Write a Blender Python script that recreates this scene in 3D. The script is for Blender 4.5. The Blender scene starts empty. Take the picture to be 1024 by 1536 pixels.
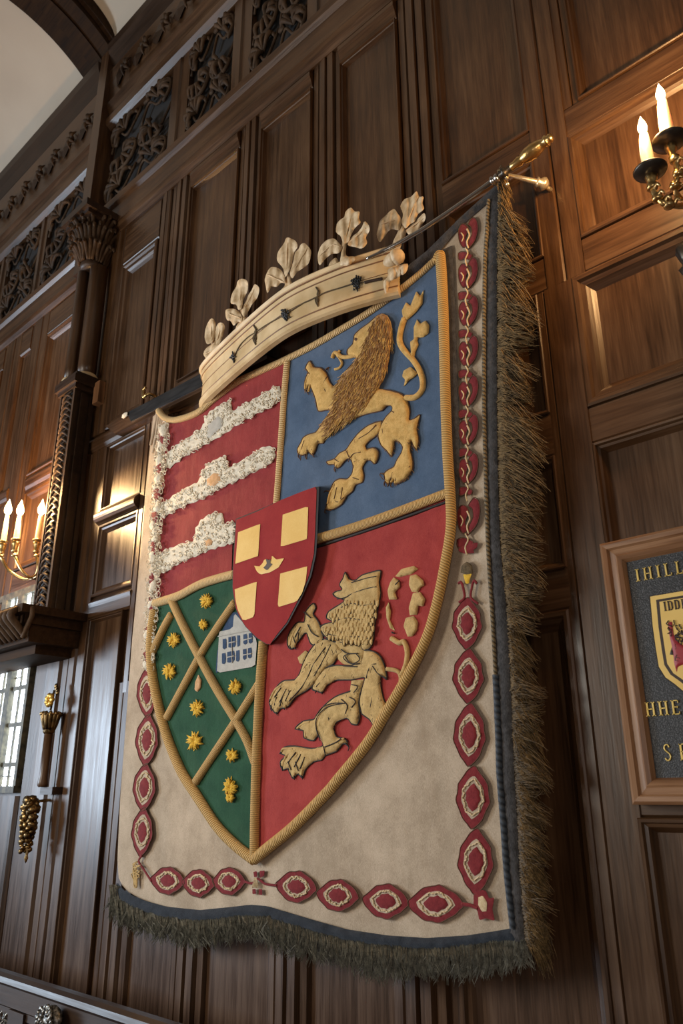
import bpy, math, random
import numpy as np
from mathutils import Vector, Matrix, noise
from mathutils.geometry import delaunay_2d_cdt
random.seed(7)
SC = bpy.context.scene
COL = SC.collection

# ------------------------------------------------------------------ camera frame
F = 1157.0; PX = 512.0; PY = 768.0
D = 2.0; ZC = 1.5                       # camera stands 2 m from the wall, eyes at 1.5 m
def _n(a):
    return Vector(a).normalized()
_U = _n((490-PX, -2400-PY, F))
_L = _n((-820-PX, 1200-PY, F)); _L = (_L - _L.dot(_U)*_U).normalized()
_X = -_L
_Y = _U.cross(_X)
def ray(px, py):
    c = Vector((px-PX, py-PY, F))
    return c.dot(_X), c.dot(_Y), c.dot(_U)
def W(px, py, off=0.0):
    """point on the plane parallel to the wall, off metres in front of it"""
    rx, ry, rz = ray(px, py); t = (D-off)/ry
    return Vector((rx*t, -off, ZC+rz*t))
BA, BB = 0.135, 0.028                    # banner hangs in a plane: offset = BA + BB*x
def B(px, py, h=0.0):
    rx, ry, rz = ray(px, py); t = (D-BA-h)/(ry+BB*rx)
    return Vector((rx*t, -D+ry*t, ZC+rz*t))

# ------------------------------------------------------------------ materials
MATS = {}
def base_mat(name, col, rough=0.6, metal=0.0, spec=0.5, emit=None, es=1.0, sheen=0.0):
    m = bpy.data.materials.new(name); m.use_nodes = True
    b = m.node_tree.nodes['Principled BSDF']
    b.inputs['Base Color'].default_value = (*col, 1)
    b.inputs['Roughness'].default_value = rough
    b.inputs['Metallic'].default_value = metal
    b.inputs['Specular IOR Level'].default_value = spec
    if sheen: b.inputs['Sheen Weight'].default_value = sheen
    if emit:
        b.inputs['Emission Color'].default_value = (*emit, 1)
        b.inputs['Emission Strength'].default_value = es
    MATS[name] = m
    return m, m.node_tree, b
def ramp(nt, stops):
    r = nt.nodes.new('ShaderNodeValToRGB'); e = r.color_ramp.elements
    while len(e) < len(stops): e.new(0.5)
    for i, (p, c) in enumerate(stops):
        e[i].position = p; e[i].color = (*c, 1)
    return r
def noise_mat(name, c1, c2, scale=(20, 20, 20), rough=0.6, metal=0.0, bump=0.2, bscale=None, dist=0.004,
              lo=0.35, hi=0.65, spec=0.5, detail=6, coord='Object', sheen=0.0, rr=None):
    m, nt, b = base_mat(name, c1, rough, metal, spec, sheen=sheen)
    tc = nt.nodes.new('ShaderNodeTexCoord'); mp = nt.nodes.new('ShaderNodeMapping')
    mp.inputs['Scale'].default_value = scale
    nt.links.new(tc.outputs[coord], mp.inputs[0])
    n = nt.nodes.new('ShaderNodeTexNoise'); n.inputs['Scale'].default_value = 1; n.inputs['Detail'].default_value = detail
    nt.links.new(mp.outputs[0], n.inputs['Vector'])
    r = ramp(nt, [(lo, c1), (hi, c2)]); nt.links.new(n.outputs['Fac'], r.inputs[0])
    nt.links.new(r.outputs[0], b.inputs['Base Color'])
    if rr:
        q = nt.nodes.new('ShaderNodeMapRange'); q.inputs['From Min'].default_value = .35; q.inputs['From Max'].default_value = .65
        q.inputs['To Min'].default_value = rr[0]; q.inputs['To Max'].default_value = rr[1]
        nt.links.new(n.outputs['Fac'], q.inputs['Value']); nt.links.new(q.outputs[0], b.inputs['Roughness'])
    if bump:
        src = n
        if bscale:
            mp2 = nt.nodes.new('ShaderNodeMapping'); mp2.inputs['Scale'].default_value = bscale
            nt.links.new(tc.outputs[coord], mp2.inputs[0])
            src = nt.nodes.new('ShaderNodeTexNoise'); src.inputs['Scale'].default_value = 1; src.inputs['Detail'].default_value = 5
            nt.links.new(mp2.outputs[0], src.inputs['Vector'])
        bp = nt.nodes.new('ShaderNodeBump'); bp.inputs['Strength'].default_value = bump; bp.inputs['Distance'].default_value = dist
        nt.links.new(src.outputs['Fac'], bp.inputs['Height']); nt.links.new(bp.outputs[0], b.inputs['Normal'])
    return m

def wood(name, dark, mid, light, axis='z', rough=(0.32, 0.5), sc=1.0, bump=0.25, spec=0.5):
    m, nt, b = base_mat(name, mid, 0.4, spec=spec)
    tc = nt.nodes.new('ShaderNodeTexCoord')
    g = {'z': (34, 34, 1.6), 'x': (1.6, 34, 34)}[axis]
    f = {'z': (170, 170, 9), 'x': (9, 170, 170)}[axis]
    def nz(scale, det, dis=0.0):
        mp = nt.nodes.new('ShaderNodeMapping'); mp.inputs['Scale'].default_value = [s*sc for s in scale]
        nt.links.new(tc.outputs['Object'], mp.inputs[0])
        n = nt.nodes.new('ShaderNodeTexNoise'); n.inputs['Scale'].default_value = 1; n.inputs['Detail'].default_value = det
        n.inputs['Distortion'].default_value = dis
        nt.links.new(mp.outputs[0], n.inputs['Vector']); return n
    a = nz(g, 6, 0.6); fine = nz(f, 4); blot = nz((2.3, 2.3, 1.7), 3)
    mix = nt.nodes.new('ShaderNodeMath'); mix.operation = 'MULTIPLY_ADD'; mix.inputs[1].default_value = 0.55
    nt.links.new(a.outputs['Fac'], mix.inputs[0])
    m2 = nt.nodes.new('ShaderNodeMath'); m2.operation = 'MULTIPLY_ADD'; m2.inputs[1].default_value = 0.3
    nt.links.new(fine.outputs['Fac'], m2.inputs[0])
    m3 = nt.nodes.new('ShaderNodeMath'); m3.operation = 'MULTIPLY'; m3.inputs[1].default_value = 0.35
    nt.links.new(blot.outputs['Fac'], m3.inputs[0]); nt.links.new(m3.outputs[0], m2.inputs[2])
    nt.links.new(m2.outputs[0], mix.inputs[2])
    r = ramp(nt, [(0.42, dark), (0.6, mid), (0.8, light)]); nt.links.new(mix.outputs[0], r.inputs[0])
    nt.links.new(r.outputs[0], b.inputs['Base Color'])
    q = nt.nodes.new('ShaderNodeMapRange'); q.inputs['From Min'].default_value = .4; q.inputs['From Max'].default_value = .8
    q.inputs['To Min'].default_value = rough[0]; q.inputs['To Max'].default_value = rough[1]
    nt.links.new(mix.outputs[0], q.inputs['Value']); nt.links.new(q.outputs[0], b.inputs['Roughness'])
    bp = nt.nodes.new('ShaderNodeBump'); bp.inputs['Strength'].default_value = bump; bp.inputs['Distance'].default_value = .004
    nt.links.new(mix.outputs[0], bp.inputs['Height']); nt.links.new(bp.outputs[0], b.inputs['Normal'])
    return m

wood('oak_v', (.022, .0095, .0035), (.066, .030, .012), (.125, .064, .028), 'z', rough=(.26, .46))
wood('oak_h', (.024, .010, .004), (.068, .031, .0125), (.13, .066, .029), 'x', rough=(.28, .48))
wood('oak_dark', (.012, .0055, .0025), (.030, .014, .0065), (.055, .028, .014), 'x', rough=(.35, .55))
wood('oak_carved', (.02, .011, .006), (.06, .034, .018), (.12, .072, .04), 'z', rough=(.6, .8), spec=.25)
wood('rib_oak', (.012, .006, .003), (.034, .017, .008), (.06, .032, .016), 'x', rough=(.7, .85), spec=.15)
wood('frame_wood', (.10, .042, .018), (.24, .115, .052), (.40, .22, .11), 'z', rough=(.35, .5))
wood('frame_wood_h', (.10, .042, .018), (.24, .115, .052), (.40, .22, .11), 'x', rough=(.35, .5))
noise_mat('crown_wood', (.60, .43, .22), (.80, .62, .37), (9, 9, 9), .5, bump=.35, bscale=(60, 60, 60), dist=.003)
noise_mat('leaf_wood', (.52, .36, .19), (.80, .62, .40), (30, 30, 30), .55, bump=.5, bscale=(90, 90, 90), dist=.004)
noise_mat('plaster', (.60, .50, .39), (.66, .56, .44), (1.5, 1.5, 1.5), .9, bump=.1, bscale=(12, 12, 12), dist=.004)
noise_mat('floor_wood', (.06, .03, .015), (.12, .06, .03), (3, 40, 3), .4, bump=.1)
noise_mat('steel', (.52, .50, .48), (.62, .60, .58), (4, 4, 4), .22, metal=1, bump=0)
noise_mat('blackened_steel', (.03, .032, .036), (.06, .062, .068), (8, 60, 60), .38, metal=.6, bump=.1)
noise_mat('brass', (.62, .40, .15), (.85, .62, .30), (40, 40, 40), .28, metal=1, bump=.3, bscale=(120, 120, 120), dist=.002)
noise_mat('dark_brass', (.07, .045, .02), (.42, .27, .11), (30, 30, 30), .33, metal=1, bump=.4, bscale=(110, 110, 110), dist=.003)
noise_mat('pale_brass', (.75, .62, .42), (.95, .85, .65), (40, 40, 40), .3, metal=.8, bump=.3, bscale=(120, 120, 120), dist=.002)
noise_mat('pan_metal', (.05, .045, .04), (.12, .10, .08), (20, 20, 20), .35, metal=.8, bump=.1)
noise_mat('gilt', (.50, .28, .05), (.95, .62, .14), (50, 50, 50), .35, metal=.7, bump=.4, bscale=(140, 140, 140), dist=.003)
noise_mat('granite', (.012, .013, .015), (.09, .09, .095), (300, 300, 300), .5, bump=.5, dist=.003, lo=.50, hi=.66, detail=3)
noise_mat('gold_paint', (.72, .50, .12), (.85, .62, .2), (30, 30, 30), .35, metal=.35, bump=.05)
noise_mat('emblem_yellow', (.78, .50, .12), (.84, .57, .16), (14, 14, 14), .45, bump=.05)
base_mat('emblem_dark', (.03, .012, .006), .5)
base_mat('emblem_red', (.33, .02, .03), .5)
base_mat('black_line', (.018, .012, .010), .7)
base_mat('thread_brown', (.10, .045, .02), .8)
noise_mat('knob_silver', (.05, .05, .048), (.42, .40, .36), (90, 90, 90), .3, metal=.9, bump=.9, dist=.006, lo=.4, hi=.6)

def cloth(name, c1, c2, blot=9, weave=900, bump=.35, rough=.9, sheen=.15, wr=0.0):
    m, nt, b = base_mat(name, c1, rough, spec=.2, sheen=sheen)
    tc = nt.nodes.new('ShaderNodeTexCoord')
    n = nt.nodes.new('ShaderNodeTexNoise'); n.inputs['Scale'].default_value = blot; n.inputs['Detail'].default_value = 9; n.inputs['Roughness'].default_value = .65
    nt.links.new(tc.outputs['Object'], n.inputs['Vector'])
    mp = nt.nodes.new('ShaderNodeMapping'); mp.inputs['Scale'].default_value = (weave, weave, weave*.25)
    nt.links.new(tc.outputs['Object'], mp.inputs[0])
    w = nt.nodes.new('ShaderNodeTexNoise'); w.inputs['Scale'].default_value = 1; w.inputs['Detail'].default_value = 2
    nt.links.new(mp.outputs[0], w.inputs['Vector'])
    ad = nt.nodes.new('ShaderNodeMath'); ad.operation = 'MULTIPLY_ADD'; ad.inputs[1].default_value = .45
    sb = nt.nodes.new('ShaderNodeMath'); sb.operation = 'MULTIPLY'; sb.inputs[1].default_value = .55
    nt.links.new(n.outputs['Fac'], sb.inputs[0]); nt.links.new(w.outputs['Fac'], ad.inputs[0]); nt.links.new(sb.outputs[0], ad.inputs[2])
    r = ramp(nt, [(.38, c1), (.62, c2)]); nt.links.new(ad.outputs[0], r.inputs[0])
    nt.links.new(r.outputs[0], b.inputs['Base Color'])
    bp = nt.nodes.new('ShaderNodeBump'); bp.inputs['Strength'].default_value = bump; bp.inputs['Distance'].default_value = .0015
    nt.links.new(w.outputs['Fac'], bp.inputs['Height'])
    if wr:
        mp3 = nt.nodes.new('ShaderNodeMapping'); mp3.inputs['Scale'].default_value = (11, 11, 4)
        mp3.inputs['Rotation'].default_value = (0, .5, 0)
        nt.links.new(tc.outputs['Object'], mp3.inputs[0])
        k = nt.nodes.new('ShaderNodeTexNoise'); k.inputs['Scale'].default_value = 1; k.inputs['Detail'].default_value = 4
        nt.links.new(mp3.outputs[0], k.inputs['Vector'])
        b2 = nt.nodes.new('ShaderNodeBump'); b2.inputs['Strength'].default_value = wr; b2.inputs['Distance'].default_value = .02
        nt.links.new(k.outputs['Fac'], b2.inputs['Height']); nt.links.new(bp.outputs[0], b2.inputs['Normal'])
        nt.links.new(b2.outputs[0], b.inputs['Normal'])
    else:
        nt.links.new(bp.outputs[0], b.inputs['Normal'])
    return m
cloth('linen', (.34, .26, .18), (.60, .48, .355), blot=7, wr=.35)
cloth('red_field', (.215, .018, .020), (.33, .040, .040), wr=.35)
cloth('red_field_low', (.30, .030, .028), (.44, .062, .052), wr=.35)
cloth('blue_field', (.055, .095, .165), (.105, .16, .255), wr=.25)
cloth('green_field', (.010, .055, .026), (.028, .10, .05), wr=.3)
cloth('crimson', (.27, .014, .018), (.36, .030, .030), bump=.2)
cloth('yellow_patch', (.80, .50, .14), (.90, .62, .22), bump=.1, rough=.35)
cloth('border_red', (.14, .012, .016), (.25, .030, .034), blot=60)
cloth('border_cream', (.50, .36, .18), (.78, .64, .42), blot=80)
cloth('grey_wool', (.028, .026, .026), (.085, .080, .080), blot=40, weave=500, bump=.9)
cloth('blue_hem', (.010, .014, .021), (.032, .040, .053), blot=40, bump=.8)
cloth('braid', (.05, .035, .018), (.18, .13, .07), blot=60, bump=.8)
cloth('lion_gold', (.48, .28, .075), (.76, .50, .18), blot=45, bump=.6)
cloth('lion_shade', (.28, .15, .04), (.48, .28, .09), blot=60, bump=.6)
cloth('mane', (.26, .13, .045), (.46, .27, .12), blot=90, bump=.6)
cloth('old_gold', (.42, .27, .10), (.70, .49, .21), blot=50, bump=.6)
cloth('lace', (.62, .54, .41), (.93, .87, .73), blot=70, bump=.7)
cloth('flower_yellow', (.62, .34, .02), (.88, .58, .08), blot=60, bump=.5)
cloth('bud_pink', (.55, .30, .12), (.75, .45, .25), blot=60, bump=.5)
cloth('house_grey', (.42, .40, .36), (.55, .53, .48), blot=30)
cloth('house_blue', (.02, .04, .09), (.05, .09, .17), blot=30)
cloth('fringe_brown', (.028, .017, .007), (.29, .185, .075), blot=50, bump=.3)
cloth('fringe_grey', (.06, .06, .05), (.32, .31, .25), blot=60, bump=.3)
cloth('near_black', (.008, .006, .005), (.02, .014, .01))

def rope_mat(name, c1, c2, freq, skew):
    m, nt, b = base_mat(name, c1, .65, spec=.35, sheen=.1)
    uv = nt.nodes.new('ShaderNodeTexCoord'); sep = nt.nodes.new('ShaderNodeSeparateXYZ')
    nt.links.new(uv.outputs['UV'], sep.inputs[0])
    a = nt.nodes.new('ShaderNodeMath'); a.operation = 'MULTIPLY'; a.inputs[1].default_value = freq
    nt.links.new(sep.outputs['X'], a.inputs[0])
    c = nt.nodes.new('ShaderNodeMath'); c.operation = 'MULTIPLY_ADD'; c.inputs[1].default_value = skew
    nt.links.new(sep.outputs['Y'], c.inputs[0]); nt.links.new(a.outputs[0], c.inputs[2])
    nn = nt.nodes.new('ShaderNodeTexNoise'); nn.inputs['Scale'].default_value = 40; nt.links.new(uv.outputs['Object'], nn.inputs['Vector'])
    d = nt.nodes.new('ShaderNodeMath'); d.operation = 'MULTIPLY_ADD'; d.inputs[1].default_value = 1.5
    nt.links.new(nn.outputs['Fac'], d.inputs[0]); nt.links.new(c.outputs[0], d.inputs[2])
    s = nt.nodes.new('ShaderNodeMath'); s.operation = 'SINE'; nt.links.new(d.outputs[0], s.inputs[0])
    q = nt.nodes.new('ShaderNodeMapRange'); q.inputs['From Min'].default_value = -1; nt.links.new(s.outputs[0], q.inputs['Value'])
    r = ramp(nt, [(0, c1), (.6, c2)]); nt.links.new(q.outputs[0], r.inputs[0]); nt.links.new(r.outputs[0], b.inputs['Base Color'])
    bp = nt.nodes.new('ShaderNodeBump'); bp.inputs['Strength'].default_value = .8; bp.inputs['Distance'].default_value = .003
    nt.links.new(q.outputs[0], bp.inputs['Height']); nt.links.new(bp.outputs[0], b.inputs['Normal'])
    return m
rope_mat('rope_gold', (.30, .16, .035), (.64, .40, .13), 2*math.pi/.0085, 2*math.pi*4)
rope_mat('rope_pale', (.40, .25, .09), (.70, .49, .23), 2*math.pi/.009, 2*math.pi*3)
rope_mat('rope_wrap', (.33, .18, .05), (.68, .43, .15), 2*math.pi/.006, 2*math.pi*1)
rope_mat('rope_braid', (.04, .028, .014), (.20, .15, .08), 2*math.pi/.014, 2*math.pi*2)
rope_mat('rope_blue', (.015, .02, .028), (.06, .075, .095), 2*math.pi/.018, 2*math.pi)

m, nt, b = base_mat('wax', (.90, .74, .48), .45); b.inputs['Subsurface Weight'].default_value = .35
b.inputs['Subsurface Radius'].default_value = (.04, .02, .01); b.inputs['Subsurface Scale'].default_value = .5
base_mat('wick', (.02, .01, .01), .9)
base_mat('flame', (1, .7, .3), .5, emit=(1, .70, .34), es=45)
base_mat('window_sky', (.8, .85, .9), .3, emit=(.80, .91, 1.0), es=7)
noise_mat('lead', (.045, .04, .028), (.15, .13, .08), (30, 30, 30), .6, metal=0, bump=.1)
noise_mat('pale_board', (.30, .30, .31), (.42, .43, .45), (30, 30, 3), .45, bump=.1)

# ------------------------------------------------------------------ mesh building
class MB:
    def __init__(s): s.v = []; s.f = []; s.uv = []; s.sm = []; s.hasuv = False
    def add(s, vs, fs, smooth=False, uvs=None):
        o = len(s.v); s.v += [tuple(p) for p in vs]
        for i, f in enumerate(fs):
            s.f.append([o+k for k in f]); s.sm.append(smooth)
            if uvs: s.uv.append(uvs[i]); s.hasuv = True
            else: s.uv.append(None)
        return s
    def box(s, x0, x1, y0, y1, z0, z1):
        vs = [(x, y, z) for x in (x0, x1) for y in (y0, y1) for z in (z0, z1)]
        return s.add(vs, [(0, 1, 3, 2), (4, 6, 7, 5), (0, 4, 5, 1), (2, 3, 7, 6), (0, 2, 6, 4), (1, 5, 7, 3)])
    def build(s, name, mat, parent=None, origin=None):
        me = bpy.data.meshes.new(name)
        o0 = Vector(origin) if origin is not None else Vector((0, 0, 0))
        me.from_pydata([tuple(Vector(p)-o0) for p in s.v] if origin is not None else s.v, [], s.f)
        me.polygons.foreach_set('use_smooth', s.sm)
        if s.hasuv:
            l = me.uv_layers.new(name='UVMap'); data = []
            for f, u in zip(s.f, s.uv):
                data += [c for q in (u or [(0, 0)]*len(f)) for c in q]
            l.data.foreach_set('uv', data)
        me.materials.append(MATS[mat]); me.update()
        o = bpy.data.objects.new(name, me); COL.objects.link(o)
        if origin is not None: o.location = o0
        if parent is not None:
            o.parent = parent
            o.matrix_parent_inverse = Matrix.Translation(-_wl(parent))
        return o
def _wl(o):
    l = Vector(o.location)
    if o.parent: l = l*1.0
    return l
def tag(o, label=None, cat=None, group=None, kind=None):
    if label: o['label'] = label
    if cat: o['category'] = cat
    if group: o['group'] = group
    if kind: o['kind'] = kind
    return o
def thing(name, label, cat, loc=(0, 0, 0), group=None):
    o = bpy.data.objects.new(name, None); COL.objects.link(o); o.location = loc; o.empty_display_size = .05
    return tag(o, label, cat, group)
def catmull(pts, n=6, closed=False):
    P = [Vector(p) for p in pts]; out = []
    N = len(P); rng = range(N if closed else N-1)
    for i in rng:
        if closed: a, b, c, d = P[i-1], P[i], P[(i+1) % N], P[(i+2) % N]
        else: a, b, c, d = P[max(i-1, 0)], P[i], P[i+1], P[min(i+2, N-1)]
        for k in range(n):
            t = k/n
            out.append(.5*((2*b)+(-a+c)*t+(2*a-5*b+4*c-d)*t*t+(-a+3*b-3*c+d)*t**3))
    if not closed: out.append(P[-1])
    return out
def resample(pts, step, closed=False):
    P = [Vector(p) for p in pts]
    if closed: P = P+[P[0]]
    out = [P[0]]; acc = 0.0
    for a, b in zip(P, P[1:]):
        L = (b-a).length; d = step-acc
        while d <= L and L > 0:
            out.append(a+(b-a)*(d/L)); d += step
        acc = (acc+L) % step if L > 0 else acc
    if closed:
        if len(out) > 2 and (out[-1]-out[0]).length < step*.5: out.pop()
    elif (out[-1]-P[-1]).length > step*.2: out.append(P[-1])
    return out
def tube(mb, pts, r, sides=8, cap=True, closed=False, flat=1.0, up=None):
    """r: number or list; uv.x = metres along, uv.y = turn"""
    P = [Vector(p) for p in pts]; n = len(P)
    R = r if isinstance(r, (list, tuple)) else [r]*n
    vs = []; fs = []; uvs = []; s = 0.0; S = []
    prev = None
    for i in range(n):
        if closed: t = P[(i+1) % n]-P[i-1]
        else: t = P[min(i+1, n-1)]-P[max(i-1, 0)]
        t = t.normalized() if t.length > 1e-9 else Vector((0, 0, 1))
        u = up if up is not None else (prev if prev is not None else Vector((.13, -.97, .2)))
        a = (u-u.dot(t)*t)
        if a.length < 1e-4: a = Vector((1, .1, .3)); a = a-a.dot(t)*t
        a.normalize(); b = t.cross(a); prev = a
        if i: s += (P[i]-P[i-1]).length
        S.append(s)
        for k in range(sides):
            w = 2*math.pi*k/sides
            vs.append(P[i]+R[i]*(math.cos(w)*a*flat+math.sin(w)*b))
    m = n if closed else n-1
    for i in range(m):
        j = (i+1) % n
        s2 = S[j] if j else S[-1]+.003
        for k in range(sides):
            k2 = (k+1) % sides
            fs.append((i*sides+k, i*sides+k2, j*sides+k2, j*sides+k))
            uvs.append([(S[i], k/sides), (S[i], (k+1)/sides), (s2, (k+1)/sides), (s2, k/sides)])
    if cap and not closed:
        fs.append(tuple(range(sides))[::-1]); uvs.append([(0, 0)]*sides)
        fs.append(tuple((n-1)*sides+k for k in range(sides))); uvs.append([(0, 0)]*sides)
    mb.add(vs, fs, sides > 4, uvs)
    return mb
def lathe(mb, origin, prof, seg=24, axis=(0, 0, 1), jitter=0):
    """prof: (radius, height) along axis"""
    ax = Vector(axis).normalized(); a = ax.orthogonal().normalized(); b = ax.cross(a); o = Vector(origin)
    vs = []; fs = []
    for i, (r, h) in enumerate(prof):
        for k in range(seg):
            w = 2*math.pi*k/seg; rr = r*(1+jitter*math.sin(w*6+i))
            vs.append(o+ax*h+rr*(math.cos(w)*a+math.sin(w)*b))
    for i in range(len(prof)-1):
        for k in range(seg):
            fs.append((i*seg+k, i*seg+(k+1) % seg, (i+1)*seg+(k+1) % seg, (i+1)*seg+k))
    fs.append(tuple(range(seg))[::-1]); fs.append(tuple((len(prof)-1)*seg+k for k in range(seg)))
    return mb.add(vs, fs, True)
def blob(mb, c, r, seg=8, rings=5, nz=0.0):
    c = Vector(c); rx, ry, rz = r if isinstance(r, (list, tuple)) else (r, r, r)
    vs = [c+Vector((0, 0, -rz))]; fs = []
    for i in range(1, rings):
        p = math.pi*i/rings-math.pi/2
        for k in range(seg):
            w = 2*math.pi*k/seg; j = 1+nz*random.uniform(-1, 1)
            vs.append(c+Vector((rx*math.cos(p)*math.cos(w)*j, ry*math.cos(p)*math.sin(w)*j, rz*math.sin(p)*j)))
    vs.append(c+Vector((0, 0, rz)))
    for k in range(seg):
        fs.append((0, 1+(k+1) % seg, 1+k))
        e = 1+(rings-2)*seg
        fs.append((e+k, e+(k+1) % seg, len(vs)-1))
        for i in range(rings-2):
            q = 1+i*seg
            fs.append((q+k, q+(k+1) % seg, q+seg+(k+1) % seg, q+seg+k))
    return mb.add(vs, fs, True)
def seg_dist(pts, poly):
    P = np.array([(p[0], p[1]) for p in poly]); A = P; Bq = np.roll(P, -1, axis=0); AB = Bq-A
    L = (AB**2).sum(1)+1e-12; out = np.empty(len(pts))
    for i, q in enumerate(pts):
        t = np.clip(((q[0]-A[:, 0])*AB[:, 0]+(q[1]-A[:, 1])*AB[:, 1])/L, 0, 1)
        dx = A[:, 0]+t*AB[:, 0]-q[0]; dy = A[:, 1]+t*AB[:, 1]-q[1]
        out[i] = math.sqrt((dx*dx+dy*dy).min())
    return out
def inside(q, P):
    c = False; j = len(P)-1
    for i in range(len(P)):
        if ((P[i][1] > q[1]) != (P[j][1] > q[1])) and q[0] < (P[j][0]-P[i][0])*(q[1]-P[i][1])/(P[j][1]-P[i][1])+P[i][0]: c = not c
        j = i
    return c
def relief(mb, poly, mp, h0, H=0.0, R=6.0, step=3.0, edge=.001, skirt=.003, smooth_n=0, nz=0.0, nzs=.08, hf=None):
    """fill an outline with a domed surface; mp(px,py,h) -> point"""
    pts = [(p[0], p[1], 0) for p in poly]
    if smooth_n: pts = catmull(pts, smooth_n, True)
    rs = resample([Vector((p[0], p[1], 0)) for p in pts], step, True)
    O = [(p.x, p.y) for p in rs]; n = len(O)
    x0 = min(p[0] for p in O); x1 = max(p[0] for p in O); y0 = min(p[1] for p in O); y1 = max(p[1] for p in O)
    cand = []; row = 0; y = y0+step*.5
    while y < y1:
        x = x0+(step*.5 if row % 2 else 0)
        while x < x1:
            if inside((x, y), O): cand.append((x, y))
            x += step
        y += step*.87; row += 1
    if cand:
        d = seg_dist(cand, O); cand = [c for c, q in zip(cand, d) if q > step*.5]
    V = [Vector(p) for p in O+cand]
    ov, oe, of, orig, _, _ = delaunay_2d_cdt(V, [], [list(range(n))], 1, 1e-5)
    ov = [(p.x, p.y) for p in ov]
    dd = seg_dist(ov, O)
    vs = []
    for (x, y), q in zip(ov, dd):
        k = min(q/R, 1.0); h = h0+edge+H*math.sqrt(max(0, 1-(1-k)**2))
        if nz: h += nz*k*noise.noise(Vector((x*nzs, y*nzs, 3.1)))
        if hf: h += hf(x, y, q)
        vs.append(mp(x, y, h))
    fs = [tuple(f) for f in of]
    nrm = (vs[fs[0][1]]-vs[fs[0][0]]).cross(vs[fs[0][2]]-vs[fs[0][0]]) if fs else Vector((0, -1, 0))
    if nrm.y > 0: fs = [f[::-1] for f in fs]
    mb.add(vs, fs, True)
    if skirt:
        a = [mp(x, y, h0+edge) for x, y in O]; b = [mp(x, y, h0-skirt) for x, y in O]
        mb.add(a+b, [(i, (i+1) % n, n+(i+1) % n, n+i) for i in range(n)], False)
    return mb
def T(ox, oy, s, pts):
    return [(ox+a/s, oy+c/s) for a, c in pts]
def cord(mb, pts, h, r, mp=None, sides=8, step=.004, n=6, closed=False, flat=1.0):
    mp = mp or B
    q = catmull([(p[0], p[1], 0) for p in pts], n, closed)
    w = [mp(p.x, p.y, h) for p in q]
    w = resample(w, step, closed)
    return tube(mb, w, r, sides, closed=closed, flat=flat)
# ------------------------------------------------------------------ the setting
_tn = [0]
def trim(mb, mat):
    _tn[0] += 1
    return tag(mb.build('trim_%d' % _tn[0], mat), kind='structure')
PB = .030                               # panels lie 3 cm behind the frame
wb = MB(); wb.box(-9.0, 1.6, PB, PB+.12, 0, 7.0)
tag(wb.build('wall_back', 'oak_v'), kind='structure')
fl = MB(); fl.box(-9, 1.6, -6, .15, -.1, 0); tag(fl.build('floor', 'floor_wood'), kind='structure')
# coved plaster ceiling rising out of the cornice
prof = [(p.x, p.y) for p in catmull([(-.03, 6.62, 0), (-.09, 6.80, 0), (-.22, 6.92, 0), (-.42, 7.0, 0), (-.75, 7.06, 0), (-1.3, 7.10, 0), (-2.6, 7.12, 0), (-5.2, 7.12, 0)], 5)]
cm = MB(); vs = []; fs = []
for (y, z) in prof: vs += [(-9, y, z), (1.6, y, z)]
for (y, z) in prof[::-1]: vs += [(-9, y+.05, z+.12), (1.6, y+.05, z+.12)]
k = len(prof)*2
for i in range(k-1): fs.append((2*i, 2*i+1, 2*i+3, 2*i+2))
fs.append((2*k-2, 2*k-1, 1, 0)); cm.add(vs, fs, True)
tag(cm.build('ceiling', 'plaster'), kind='structure')

def prof_v(x0, x1, z0, z1, prof):
    """vertical member; prof = (u 0..1, y) across its width"""
    mb = MB(); vs = []; fs = []
    pts = [(x0+(x1-x0)*u, y) for u, y in prof]+[(x1, PB+.02), (x0, PB+.02)]
    n = len(pts)
    for z in (z0, z1): vs += [(x, y, z) for x, y in pts]
    for i in range(n): fs.append((i, (i+1) % n, n+(i+1) % n, n+i))
    fs.append(tuple(range(n))[::-1]); fs.append(tuple(range(n, 2*n)))
    return mb.add(vs, fs)
def prof_h(x0, x1, z0, z1, prof):
    mb = MB(); vs = []; fs = []
    pts = [(y, z0+(z1-z0)*u) for u, y in prof]+[(PB+.02, z1), (PB+.02, z0)]
    n = len(pts)
    for x in (x0, x1): vs += [(x, y, z) for y, z in pts]
    for i in range(n): fs.append((i, n+i, n+(i+1) % n, (i+1) % n))
    fs.append(tuple(range(n))); fs.append(tuple(range(n, 2*n))[::-1])
    return mb.add(vs, fs)
FLUTE = [(0, .026), (.05, .012), (.22, .008), (.27, .022), (.30, .002), (.50, -.003), (.53, .016), (.57, .002), (.76, .000), (.80, .018), (.84, .010), (.97, .014), (1, .028)]
PLAIN = [(0, .0), (0, 0), (1, 0), (1, 0)]
TWO = [(0, .028), (.02, .008), (.18, .006), (.22, .000), (.60, -.002), (.64, .008), (.67, .0), (.92, .004), (.97, .012), (1, .028)]
RAIL = [(0, .012), (.06, .003), (.94, .003), (1, .012)]
SILL = [(0, .024), (.1, .006), (.3, -.002), (.7, -.006), (.9, .004), (1, .02)]
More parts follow.
